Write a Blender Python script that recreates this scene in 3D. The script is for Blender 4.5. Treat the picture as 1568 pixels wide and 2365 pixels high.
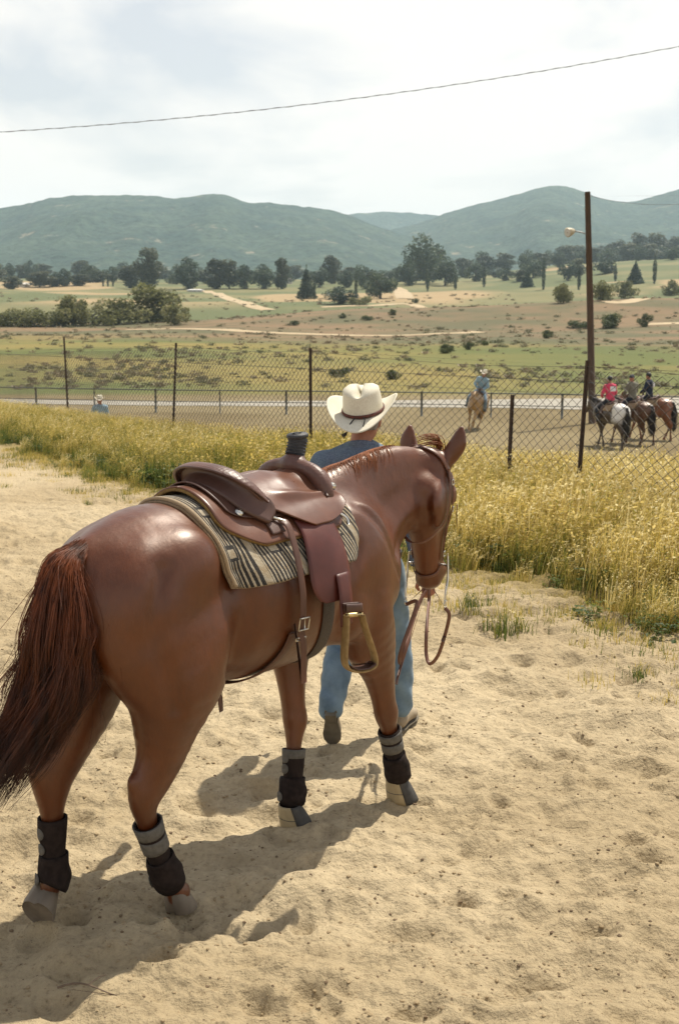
import bpy, bmesh, math, random
import numpy as np
from mathutils import Vector, Matrix
rng = np.random.default_rng(7)
random.seed(7)
for _o in list(bpy.data.objects):
    bpy.data.objects.remove(_o)
SC = bpy.context.scene
COL = SC.collection
R = math.radians

# ------------------------------------------------------------------ camera
FPX, IMW, IMH, HORIZON, CAMH = 2800.0, 1568.0, 2365.0, 735.0, 2.2   # in pixels of a 1568x2365 view of the photograph
PITCH = math.atan((IMH / 2 - HORIZON) / FPX)
cam_d = bpy.data.cameras.new('camera')
cam = bpy.data.objects.new('camera', cam_d)
COL.objects.link(cam)
cam.location = (0, 0, CAMH)
cam.rotation_euler = (math.pi / 2 - PITCH, 0, 0)
cam_d.sensor_fit = 'VERTICAL'
cam_d.sensor_height = 36.0
cam_d.lens = 36.0 * FPX / IMH
cam_d.clip_start = 0.1
cam_d.clip_end = 20000
cam_d.dof.use_dof = True
cam_d.dof.focus_distance = 5.1
cam_d.dof.aperture_fstop = 7.1
SC.camera = cam

# ------------------------------------------------------------------ light
SUN_AZ, SUN_EL = R(37), R(60)       # azimuth measured from +Y (away from the camera) to the right
world = bpy.data.worlds.new('World')
SC.world = world
world.use_nodes = True
wn, wl = world.node_tree.nodes, world.node_tree.links
wn.clear()
w_out = wn.new('ShaderNodeOutputWorld')
w_bg = wn.new('ShaderNodeBackground')
w_sky = wn.new('ShaderNodeTexSky')
w_sky.sky_type = 'NISHITA'
w_sky.sun_disc = False
w_sky.sun_elevation = SUN_EL
w_sky.sun_rotation = SUN_AZ
w_sky.air_density = 1.0
w_sky.dust_density = 2.0
w_co = wn.new('ShaderNodeTexCoord')
w_map = wn.new('ShaderNodeMapping')
w_map.inputs['Scale'].default_value = (1.0, 1.0, 2.6)
w_map.inputs['Location'].default_value = (3.1, 1.7, 0.55)
w_no = wn.new('ShaderNodeTexNoise')
w_no.inputs['Scale'].default_value = 4.2
w_no.inputs['Detail'].default_value = 7
w_no.inputs['Roughness'].default_value = 0.5
w_no.inputs['Distortion'].default_value = 0.4
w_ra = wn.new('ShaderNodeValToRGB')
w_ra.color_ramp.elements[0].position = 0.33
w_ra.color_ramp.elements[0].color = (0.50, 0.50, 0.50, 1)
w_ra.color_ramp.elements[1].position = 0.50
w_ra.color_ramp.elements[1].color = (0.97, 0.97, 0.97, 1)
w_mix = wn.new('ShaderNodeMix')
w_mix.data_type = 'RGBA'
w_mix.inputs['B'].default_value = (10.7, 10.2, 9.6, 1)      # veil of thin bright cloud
wl.new(w_co.outputs['Generated'], w_map.inputs['Vector'])
wl.new(w_map.outputs['Vector'], w_no.inputs['Vector'])
wl.new(w_no.outputs['Fac'], w_ra.inputs['Fac'])
w_sep = wn.new('ShaderNodeSeparateXYZ')                 # veil thickest towards the horizon, thinned overhead out of view to lower fill light
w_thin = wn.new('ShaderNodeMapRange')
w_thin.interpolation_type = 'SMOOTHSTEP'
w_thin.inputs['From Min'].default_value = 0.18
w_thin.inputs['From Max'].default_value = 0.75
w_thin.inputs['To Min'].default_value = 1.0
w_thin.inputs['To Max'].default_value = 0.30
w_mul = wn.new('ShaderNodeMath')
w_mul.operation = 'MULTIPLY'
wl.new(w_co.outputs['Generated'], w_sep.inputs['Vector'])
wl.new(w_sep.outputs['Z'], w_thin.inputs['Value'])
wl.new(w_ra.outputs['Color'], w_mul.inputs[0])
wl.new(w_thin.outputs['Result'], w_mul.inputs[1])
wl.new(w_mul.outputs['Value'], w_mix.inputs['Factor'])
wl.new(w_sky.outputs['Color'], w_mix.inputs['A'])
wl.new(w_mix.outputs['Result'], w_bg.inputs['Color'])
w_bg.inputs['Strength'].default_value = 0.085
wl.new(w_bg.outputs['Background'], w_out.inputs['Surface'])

sun_d = bpy.data.lights.new('sun', 'SUN')
sun_d.energy = 5.0
sun_d.angle = R(0.6)
sun_d.color = (1.0, 0.93, 0.80)
sun = bpy.data.objects.new('sun', sun_d)
COL.objects.link(sun)
SUN_DIR = Vector((math.sin(SUN_AZ) * math.cos(SUN_EL), math.cos(SUN_AZ) * math.cos(SUN_EL), math.sin(SUN_EL)))
sun.rotation_euler = SUN_DIR.to_track_quat('Z', 'Y').to_euler()
sun.location = (20, 20, 40)
SC.view_settings.view_transform = 'Standard'
SC.view_settings.look = 'None'
SC.view_settings.gamma = 1.0
SC.view_settings.exposure = 0.30
SC.render.engine = 'CYCLES'
SC.cycles.use_denoising = True
SC.cycles.max_bounces = 6
SC.cycles.diffuse_bounces = 3
SC.cycles.transparent_max_bounces = 8
SC.cycles.volume_bounces = 1

# ------------------------------------------------------------------ helpers
_cf = np.array([0, math.cos(PITCH), -math.sin(PITCH)])
_cu = np.array([0, math.sin(PITCH), math.cos(PITCH)])
def ray(px, py):
    return np.array([1., 0, 0]) * (px - IMW / 2) / FPX + _cu * (IMH / 2 - py) / FPX + _cf
def at_depth(px, py, d):
    r = ray(px, py)
    return np.array([0, 0, CAMH]) + r * d / r[1]
def at_height(px, py, z):
    r = ray(px, py)
    return np.array([0, 0, CAMH]) + r * (z - CAMH) / r[2]
def sstep(a, b, x):
    t = np.clip((x - a) / (b - a), 0, 1)
    return t * t * (3 - 2 * t)

def tag(o, label=None, cat=None, group=None, kind=None):
    if label: o['label'] = label
    if cat: o['category'] = cat
    if group: o['group'] = group
    if kind: o['kind'] = kind
    return o
def empty(name, loc=(0, 0, 0), rz=0.0, **k):
    o = bpy.data.objects.new(name, None)
    COL.objects.link(o)
    o.location = loc
    o.rotation_euler = (0, 0, rz)
    o.empty_display_size = 0.1
    return tag(o, **k)
def link(name, me, m=None, parent=None, **k):
    o = bpy.data.objects.new(name, me)
    COL.objects.link(o)
    if m is not None and len(me.materials) == 0:
        me.materials.append(m)
    if parent is not None: o.parent = parent
    return tag(o, **k)
def mesh_np(name, V, F, smooth=True):
    V = np.asarray(V, np.float32); F = np.asarray(F, np.int32)
    me = bpy.data.meshes.new(name)
    n, k = F.shape
    me.vertices.add(len(V)); me.vertices.foreach_set('co', V.ravel())
    me.loops.add(n * k); me.loops.foreach_set('vertex_index', F.ravel())
    me.polygons.add(n); me.polygons.foreach_set('loop_start', np.arange(0, n * k, k, dtype=np.int32))
    me.polygons.foreach_set('use_smooth', np.full(n, smooth, bool))
    me.update(calc_edges=True)
    me.validate()
    return me
def grid_faces(nu, nv, wrap_v=False):
    i = np.arange(nu - 1)[:, None]; j = np.arange(nv if wrap_v else nv - 1)[None, :]
    j2 = (j + 1) % nv
    a = i * nv + j; b = (i + 1) * nv + j; c = (i + 1) * nv + j2; d = i * nv + j2
    return np.stack([a, b, c, d], -1).reshape(-1, 4)
class MB:
    """collects quads/tris of simple shapes into one mesh"""
    def __init__(s): s.V = []; s.F = []; s.n = 0
    def add(s, V, F):
        V = np.asarray(V, float).reshape(-1, 3); F = np.asarray(F, int)
        if F.shape[1] == 3: F = np.concatenate([F, F[:, 2:3]], 1)
        s.V.append(V); s.F.append(F + s.n); s.n += len(V); return s
    def box(s, c, size, rot=None):
        x, y, z = np.asarray(size) / 2
        V = np.array([[i * x, j * y, k * z] for i in (-1, 1) for j in (-1, 1) for k in (-1, 1)])
        if rot is not None: V = V @ np.array(rot.to_3x3() if hasattr(rot, 'to_3x3') else rot).T
        return s.add(V + np.asarray(c), [[0, 1, 3, 2], [4, 6, 7, 5], [0, 4, 5, 1], [2, 3, 7, 6], [0, 2, 6, 4], [1, 5, 7, 3]])
    def tube(s, P, r, n=8, flat=None, caps=True, up=(0, 0, 1)):
        """tube along P; r scalar or per point; flat = (ra, rb) makes a strap whose wide side is across `up`"""
        P = np.asarray(P, float); m = len(P)
        T = np.gradient(P, axis=0); T /= np.linalg.norm(T, axis=1)[:, None] + 1e-9
        if np.ndim(up) == 1: up = np.tile(np.asarray(up, float), (m, 1))
        A = np.cross(T, up); bad = np.linalg.norm(A, axis=1) < 1e-4
        A[bad] = np.cross(T[bad], [1, 0.2, 0])
        A /= np.linalg.norm(A, axis=1)[:, None]; B = np.cross(A, T)
        r = np.broadcast_to(np.asarray(r, float), (m,))
        ang = np.linspace(0, 2 * math.pi, n, endpoint=False) + (math.pi / n)
        fa, fb = flat if flat else (1, 1)
        V = P[:, None] + r[:, None, None] * (A[:, None] * (np.cos(ang) * fa)[None, :, None] + B[:, None] * (np.sin(ang) * fb)[None, :, None])
        V = V.reshape(-1, 3); F = grid_faces(m, n, True)
        s.add(V, F)
        if caps:
            for e in (0, m - 1):
                base = s.n - m * n + e * n
                c = P[e]; s.V.append(c[None]); ci = s.n; s.n += 1
                q = [[base + k, base + (k + 1) % n, ci, ci] if e else [base + (k + 1) % n, base + k, ci, ci] for k in range(n)]
                s.F.append(np.array(q))
        return s
    def mesh(s, name, smooth=True):
        V = np.concatenate(s.V); F = np.concatenate(s.F)
        me = bpy.data.meshes.new(name)
        tri = F[:, 2] == F[:, 3]
        tot = np.where(tri, 3, 4)
        keep = np.ones(F.shape, bool); keep[tri, 3] = False
        li = F[keep]
        me.vertices.add(len(V)); me.vertices.foreach_set('co', V.astype(np.float32).ravel())
        me.loops.add(len(li)); me.loops.foreach_set('vertex_index', li.astype(np.int32))
        me.polygons.add(len(F)); me.polygons.foreach_set('loop_start', (np.cumsum(tot) - tot).astype(np.int32))
        me.polygons.foreach_set('use_smooth', np.full(len(F), smooth, bool))
        me.update(calc_edges=True); me.validate()
        return me
    def build(s, name, m, parent=None, smooth=True, **k):
        return link(name, s.mesh(name, smooth), m, parent, **k)
def crom(P, n):
    """Catmull-Rom through P (any number of columns), n samples per span"""
    P = np.asarray(P, float); Q = np.vstack([2 * P[0] - P[1], P, 2 * P[-1] - P[-2]])
    out = []
    for i in range(1, len(Q) - 2):
        t = np.linspace(0, 1, n, endpoint=False)[:, None]
        a, b, c, d = Q[i - 1:i + 3]
        out.append(0.5 * (2 * b + (c - a) * t + (2 * a - 5 * b + 4 * c - d) * t ** 2 + (3 * b - a - 3 * c + d) * t ** 3))
    return np.vstack(out + [P[-1:]])

# ------------------------------------------------------------------ materials
def new_mat(name):
    m = bpy.data.materials.new(name); m.use_nodes = True
    nt = m.node_tree; b = nt.nodes['Principled BSDF']
    return m, nt, b
def noise_node(nt, scale, detail=4, rough=0.55, coord='Object', stretch=None, dist=0.0):
    tc = nt.nodes.new('ShaderNodeTexCoord'); no = nt.nodes.new('ShaderNodeTexNoise')
    no.inputs['Scale'].default_value = scale; no.inputs['Detail'].default_value = detail
    no.inputs['Roughness'].default_value = rough; no.inputs['Distortion'].default_value = dist
    if stretch:
        mp = nt.nodes.new('ShaderNodeMapping'); mp.inputs['Scale'].default_value = stretch
        nt.links.new(tc.outputs[coord], mp.inputs['Vector']); nt.links.new(mp.outputs['Vector'], no.inputs['Vector'])
    else:
        nt.links.new(tc.outputs[coord], no.inputs['Vector'])
    return no
def ramp_node(nt, src, stops):
    r = nt.nodes.new('ShaderNodeValToRGB')
    while len(r.color_ramp.elements) < len(stops): r.color_ramp.elements.new(0.5)
    for e, (p, c) in zip(r.color_ramp.elements, stops):
        e.position = p; e.color = (*c, 1)
    nt.links.new(src, r.inputs['Fac']); return r
def bump_from(nt, b, src, strength, dist, prev=None):
    bp = nt.nodes.new('ShaderNodeBump'); bp.inputs['Strength'].default_value = strength; bp.inputs['Distance'].default_value = dist
    nt.links.new(src, bp.inputs['Height'])
    if prev is not None: nt.links.new(prev.outputs['Normal'], bp.inputs['Normal'])
    nt.links.new(bp.outputs['Normal'], b.inputs['Normal']); return bp
def mat(name, c1, c2=None, scale=20, rough=0.6, bump=0.0, bscale=None, bdist=0.005, metal=0.0, spec=0.5, detail=5, stretch=None, sheen=0.0, rough2=None):
    m, nt, b = new_mat(name)
    b.inputs['Roughness'].default_value = rough; b.inputs['Metallic'].default_value = metal
    b.inputs['Specular IOR Level'].default_value = spec
    if sheen: b.inputs['Sheen Weight'].default_value = sheen
    if c2 is None: b.inputs['Base Color'].default_value = (*c1, 1)
    else:
        no = noise_node(nt, scale, detail, stretch=stretch)
        r = ramp_node(nt, no.outputs['Fac'], [(0.3, c1), (0.7, c2)])
        nt.links.new(r.outputs['Color'], b.inputs['Base Color'])
        if rough2 is not None:
            mr = nt.nodes.new('ShaderNodeMapRange'); mr.inputs['To Min'].default_value = rough; mr.inputs['To Max'].default_value = rough2
            nt.links.new(no.outputs['Fac'], mr.inputs['Value']); nt.links.new(mr.outputs['Result'], b.inputs['Roughness'])
    if bump:
        nb = noise_node(nt, bscale or scale * 3, 4, stretch=stretch)
        bump_from(nt, b, nb.outputs['Fac'], bump, bdist)
    return m
def leafmat(name, stops, rough=0.55, trans=0.35):
    """foliage: colour varies per face through a random attribute, part of the light passes through"""
    m, nt, b = new_mat(name)
    at = nt.nodes.new('ShaderNodeAttribute'); at.attribute_name = 'tint'
    oi = nt.nodes.new('ShaderNodeObjectInfo')
    ad = nt.nodes.new('ShaderNodeMath'); ad.operation = 'MULTIPLY_ADD'; ad.inputs[1].default_value = 0.34; 
    nt.links.new(oi.outputs['Random'], ad.inputs[0])
    sb = nt.nodes.new('ShaderNodeMath'); sb.operation = 'SUBTRACT'; sb.inputs[1].default_value = 0.17
    nt.links.new(at.outputs['Fac'], sb.inputs[0]); nt.links.new(sb.outputs['Value'], ad.inputs[2])
    r = ramp_node(nt, ad.outputs['Value'], stops)
    nt.links.new(r.outputs['Color'], b.inputs['Base Color'])
    b.inputs['Roughness'].default_value = rough; b.inputs['Specular IOR Level'].default_value = 0.3
    tr = nt.nodes.new('ShaderNodeBsdfTranslucent'); nt.links.new(r.outputs['Color'], tr.inputs['Color'])
    mx = nt.nodes.new('ShaderNodeMixShader'); mx.inputs['Fac'].default_value = trans
    nt.links.new(b.outputs['BSDF'], mx.inputs[1]); nt.links.new(tr.outputs['BSDF'], mx.inputs[2])
    nt.links.new(mx.outputs['Shader'], nt.nodes['Material Output'].inputs['Surface'])
    return m
def set_tint(me, vals):
    a = me.attributes.new('tint', 'FLOAT', 'FACE'); a.data.foreach_set('value', np.asarray(vals, np.float32))

# ------------------------------------------------------------------ implicit surfaces (bodies as one continuous mesh)
class SDF:
    def __init__(s, lo, hi, vox):
        s.lo = np.asarray(lo, float); s.vox = vox
        s.n = np.ceil((np.asarray(hi, float) - s.lo) / vox).astype(int) + 1
        s.D = np.full(s.n, 1.0, np.float32)
    def box(s, lo, hi):
        a = np.maximum(np.floor((np.asarray(lo) - s.lo) / s.vox).astype(int), 0)
        b = np.minimum(np.ceil((np.asarray(hi) - s.lo) / s.vox).astype(int) + 1, s.n)
        sl = tuple(slice(i, max(j, i)) for i, j in zip(a, b))
        ax = [(s.lo[i] + s.vox * np.arange(a[i], max(b[i], a[i]))).astype(np.float32) for i in range(3)]
        return sl, np.stack(np.meshgrid(*ax, indexing='ij'), -1)
    def merge(s, sl, d, k, op='add'):
        D = s.D[sl]
        if op == 'add':
            h = np.clip(k - np.abs(D - d), 0, None) / k if k > 0 else 0
            s.D[sl] = np.minimum(D, d) - h * h * k * 0.25
        else:
            e = -d
            h = np.clip(k - np.abs(D - e), 0, None) / k if k > 0 else 0
            s.D[sl] = np.maximum(D, e) + h * h * k * 0.25
    def loft(s, pts, side=(0, 1, 0), k=0.03, sub=4, op='add'):
        """pts rows: x, y, z, r_side, r_other ; spine swept with elliptical sections"""
        P = crom(pts, sub) if sub > 1 and len(pts) > 2 else np.asarray(pts, float)
        m = P[:, 3:5].max() + max(k, 0.02) + 3 * s.vox
        lo = P[:, :3].min(0) - m; hi = P[:, :3].max(0) + m
        sl, X = s.box(lo, hi)
        if X.size == 0: return s
        lo = X[0, 0, 0].astype(float)
        best = np.full(X.shape[:3], 9.0, np.float32)
        side = np.asarray(side, float)
        for i in range(len(P) - 1):
            a, b = P[i], P[i + 1]; ax = b[:3] - a[:3]; L = np.linalg.norm(ax)
            if L < 1e-6: continue
            u = ax / L; n1 = side - u * (side @ u); n1 /= np.linalg.norm(n1) + 1e-9; n2 = np.cross(u, n1)
            mm = max(a[3:5].max(), b[3:5].max()) + max(k, 0.02) + 3 * s.vox
            q0 = np.maximum(np.floor((np.minimum(a[:3], b[:3]) - mm - lo) / s.vox).astype(int) - 1, 0)
            q1 = np.maximum(np.ceil((np.maximum(a[:3], b[:3]) + mm - lo) / s.vox).astype(int) + 2, 0)
            ss = tuple(slice(i0, j0) for i0, j0 in zip(q0, q1))
            Y = X[ss] - a[:3].astype(np.float32)
            if Y.size == 0: continue
            t0 = Y @ u.astype(np.float32); t = np.clip(t0 / L, 0, 1)
            ra = a[3] + (b[3] - a[3]) * t; rb = a[4] + (b[4] - a[4]) * t
            mn = np.minimum(ra, rb); rm = mn
            e = np.sqrt(((t0 - t * L) / rm) ** 2 + ((Y @ n1.astype(np.float32)) / ra) ** 2 + ((Y @ n2.astype(np.float32)) / rb) ** 2)
            g = np.sqrt(((t0 - t * L) / rm ** 2) ** 2 + ((Y @ n1.astype(np.float32)) / ra ** 2) ** 2 + ((Y @ n2.astype(np.float32)) / rb ** 2) ** 2) + 1e-6
            d = np.where(e > 0.3, e * (e - 1) / g, -mn * 0.7)
            best[ss] = np.minimum(best[ss], d)
        s.merge(sl, best, k, op); return s
    def ell(s, c, r, rot=None, k=0.03, op='add'):
        c = np.asarray(c, float); r = np.asarray(r, float)
        m = r.max() + max(k, 0.02) + 3 * s.vox
        sl, X = s.box(c - m, c + m)
        if X.size == 0: return s
        Y = X - c.astype(np.float32)
        if rot is not None: Y = Y @ np.asarray(rot, np.float32)
        e = np.sqrt(((Y / r) ** 2).sum(-1)); g = np.sqrt(((Y / r ** 2) ** 2).sum(-1)) + 1e-6
        d = np.where(e > 0.3, e * (e - 1) / g, -r.min() * 0.7)
        s.merge(sl, d.astype(np.float32), k, op); return s
    def cut(s, point, normal):
        """removes the half space the normal points into"""
        X = [s.lo[i] + s.vox * np.arange(s.n[i]) for i in range(3)]
        n = np.asarray(normal, float); n /= np.linalg.norm(n)
        d = (X[0][:, None, None] - point[0]) * n[0] + (X[1][None, :, None] - point[1]) * n[1] + (X[2][None, None, :] - point[2]) * n[2]
        s.D = np.maximum(s.D, d.astype(np.float32)); return s
    def warp(s, amp, freq, seed=0, stretch=(1, 1, 1)):
        r = np.random.default_rng(seed); X = [(s.lo[i] + s.vox * np.arange(s.n[i])) * stretch[i] for i in range(3)]
        f = 0
        for j in range(5):
            w = r.normal(size=3) * freq; ph = r.uniform(0, 6.28)
            f = f + np.sin(X[0][:, None, None] * w[0] + X[1][None, :, None] * w[1] + X[2][None, None, :] * w[2] + ph)
        s.D = s.D + (amp * f / 2.2).astype(np.float32); return s
    def sample(s, P):
        q = (np.asarray(P, float) - s.lo) / s.vox
        q = np.clip(q, 0, s.n - 1.001); i = q.astype(int); f = q - i
        out = 0
        for a in (0, 1):
            for b in (0, 1):
                for c in (0, 1):
                    w = (f[..., 0] if a else 1 - f[..., 0]) * (f[..., 1] if b else 1 - f[..., 1]) * (f[..., 2] if c else 1 - f[..., 2])
                    out = out + w * s.D[i[..., 0] + a, i[..., 1] + b, i[..., 2] + c]
        return out
    def grad(s, P):
        h = s.vox
        g = np.stack([s.sample(P + np.eye(3)[i] * h) - s.sample(P - np.eye(3)[i] * h) for i in range(3)], -1)
        return g / (np.linalg.norm(g, axis=-1, keepdims=True) + 1e-9)
    def snap(s, P, off, it=6):
        P = np.asarray(P, float).copy()
        for _ in range(it):
            P -= (s.sample(P) - off)[..., None] * s.grad(P) * 0.9
        return P
    def mesh(s, name, smooth_it=3):
        D = s.D; n = D.shape; neg = D < 0
        nc = tuple(x - 1 for x in n)
        acc = np.zeros(nc + (3,), np.float32); cnt = np.zeros(nc, np.float32)
        C = [(a, b, c) for a in (0, 1) for b in (0, 1) for c in (0, 1)]
        def sub(A, o): return A[o[0]:o[0] + nc[0], o[1]:o[1] + nc[1], o[2]:o[2] + nc[2]]
        sgn = sum(sub(neg, o).astype(np.int8) for o in C)
        cells = np.argwhere((sgn > 0) & (sgn < 8))
        val = np.stack([D[cells[:, 0] + o[0], cells[:, 1] + o[1], cells[:, 2] + o[2]] for o in C], 1)
        acc = np.zeros((len(cells), 3)); cnt = np.zeros(len(cells))
        for i in range(8):
            for j in range(i + 1, 8):
                df = np.array(C[j]) - np.array(C[i])
                if np.abs(df).sum() != 1: continue
                a, b = val[:, i], val[:, j]; mk = (a < 0) != (b < 0)
                t = np.where(mk, a / np.where(mk, a - b, 1), 0)
                acc[mk] += np.array(C[i]) + t[mk, None] * df; cnt[mk] += 1
        V = (cells + acc / cnt[:, None]) * s.vox + s.lo
        idx = np.full(nc, -1, np.int32); idx[tuple(cells.T)] = np.arange(len(cells))
        Fs = []
        for ax in range(3):
            u, v = (ax + 1) % 3, (ax + 2) % 3
            sl0 = [slice(None)] * 3; sl1 = [slice(None)] * 3
            sl0[ax] = slice(0, -1); sl1[ax] = slice(1, None)
            ed = np.argwhere(neg[tuple(sl0)] != neg[tuple(sl1)])
            ok = (ed[:, u] > 0) & (ed[:, v] > 0) & (ed[:, u] < n[u] - 1) & (ed[:, v] < n[v] - 1)
            ed = ed[ok]; ins = neg[tuple(ed.T)]
            def cell(du, dv):
                e = ed.copy(); e[:, u] -= du; e[:, v] -= dv
                return idx[tuple(e.T)]
            q = np.stack([cell(0, 0), cell(1, 0), cell(1, 1), cell(0, 1)], 1)
            q[~ins] = q[~ins][:, ::-1]
            Fs.append(q)
        F = np.concatenate(Fs); F = F[(F >= 0).all(1)]
        E = np.concatenate([F[:, [0, 1]], F[:, [1, 2]], F[:, [2, 3]], F[:, [3, 0]]])
        E = np.concatenate([E, E[:, ::-1]])
        for it in range(smooth_it * 2):
            S = np.stack([np.bincount(E[:, 0], V[E[:, 1], c], len(V)) for c in range(3)], 1)
            w = np.bincount(E[:, 0], minlength=len(V))[:, None]
            lam = 0.5 if it % 2 == 0 else -0.48
            V = V + lam * (S / np.maximum(w, 1) - V)
        return mesh_np(name, V, F)
# ------------------------------------------------------------------ terrain
def vnoise(x, y, seed=0):
    x = np.asarray(x, float); y = np.asarray(y, float); xi = np.floor(x).astype(np.int64); yi = np.floor(y).astype(np.int64); fx = x - xi; fy = y - yi
    def hsh(a, b):
        h = (a * 374761393 + b * 668265263 + seed * 2147483647) & 0xffffffff
        h = ((h ^ (h >> 13)) * 1274126177) & 0xffffffff
        return ((h ^ (h >> 16)) & 0xffff) / 65535.0
    u = fx * fx * (3 - 2 * fx); v = fy * fy * (3 - 2 * fy)
    return (hsh(xi, yi) * (1 - u) + hsh(xi + 1, yi) * u) * (1 - v) + (hsh(xi, yi + 1) * (1 - u) + hsh(xi + 1, yi + 1) * u) * v
def fbm(x, y, oct=4, seed=0, gain=.5):
    f = 0; a = 1; t = 0
    for o in range(oct):
        f = f + a * vnoise(x * 2 ** o + 17.3 * o, y * 2 ** o - 9.1 * o, seed + o); t += a; a *= gain
    return f / t
FENCE = np.array([(8.1, 1.5), (5.3, 6.75), (2.46, 12.2), (-.42, 17.75), (-3.15, 22.9), (-6.35, 28.4), (-9.9, 34.2), (-13.6, 40.)])
def fence_q(x, y):
    """signed distance from the fence line, positive on the arena side"""
    x = np.asarray(x, float); y = np.asarray(y, float)
    xf = np.interp(y, FENCE[:, 1], FENCE[:, 0]); xf = np.where(y < 1.5, 8.1 + (1.5 - y) * .52, xf); xf = np.where(y > 40, -13.6 - (y - 40) * .62, xf)
    return (x - xf) * .886
PRO = np.array([(0, -2.2), (60, -2.2), (72, -2.35), (95, -1.75), (130, -.75), (170, -.35), (200, -.25), (235, .9), (258, 1.2), (285, .6), (310, 1.2), (350, 6.0), (420, 10.0), (500, 13.2), (600, 18.5), (800, 27), (1200, 38), (1900, 55)])
_k = np.linspace(0, 1900, 3801); _z = np.interp(_k, PRO[:, 0], PRO[:, 1])
for _i in range(6): _z = np.convolve(np.pad(_z, 8, 'edge'), np.ones(17) / 17, 'valid')
def zt(x, y):
    x = np.asarray(x, float); y = np.asarray(y, float)
    q = fence_q(x, y)
    far = np.interp(np.maximum(y, 0), _k, _z)
    w = np.exp(-((y - 255) / 42) ** 2)
    far = far + w * (3.2 * sstep(-48, 12, x) + 2.2 * sstep(10, 75, x))
    far = far + sstep(280, 420, y) * (1 - sstep(900, 1300, y)) * (2.6 * (fbm(x / 60, y / 60, 3, 5) - .5) + 4 * sstep(40, 160, x))
    far = far + sstep(70, 160, y) * 1.0 * (fbm(x / 25, y / 25, 3, 3) - .5)
    far = far + sstep(420, 700, y) * sstep(60, 220, x) * 9
    q = q - np.interp(y, [0, 12, 18, 23, 28, 35], [2.6, 2.3, .9, -.5, -1.5, -2.4])
    a = sstep(0, 8.0, q)
    z = far * a + (1 - a) * (.05 * (fbm(x / 3.1, y / 3.1, 3, 9) - .5))
    return z
PRINTS = None
def sand_detail(x, y):
    """trampled arena sand: soft mounds, hoof prints with raised rims, clods"""
    global PRINTS
    if PRINTS is None:
        rg = np.random.default_rng(21); n = 1500
        PRINTS = np.stack([rg.uniform(-5, 5, n), 2.2 + 13 * rg.random(n) ** 1.2, rg.uniform(.055, .11, n), rg.uniform(.018, .045, n), rg.uniform(0, 6.28, n), rg.uniform(.6, 1.0, n)], 1)
    z = .12 * (fbm(x / .50, y / .34, 3, 31) - .5) + .105 * (fbm(x / .19, y / .12, 3, 41) - .5)
    z = z + .012 * (np.abs(fbm(x / .075, y / .06, 2, 51) - .5) * -2 + .5)
    for (px, py, r, d, an, el) in PRINTS:
        m = (np.abs(x - px) < 2.4 * r) & (np.abs(y - py) < 2.4 * r)
        if not m.any(): continue
        dx = x[m] - px; dy = y[m] - py; c, s = math.cos(an), math.sin(an)
        u = (dx * c + dy * s) / r; v = (-dx * s + dy * c) / (r * el); e = np.sqrt(u * u + v * v)
        z[m] += -d * np.exp(-(e / .75) ** 4) + d * .45 * np.exp(-((e - 1.25) / .32) ** 2) * (.5 + .5 * np.cos(an * 3 + np.arctan2(v, u)))
    return z
GEDGE = lambda y: np.interp(y, [0, 8, 10, 15, 20, 40], [-1.9, -1.95, -2.15, -2.85, -3.4, -4.2])

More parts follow.
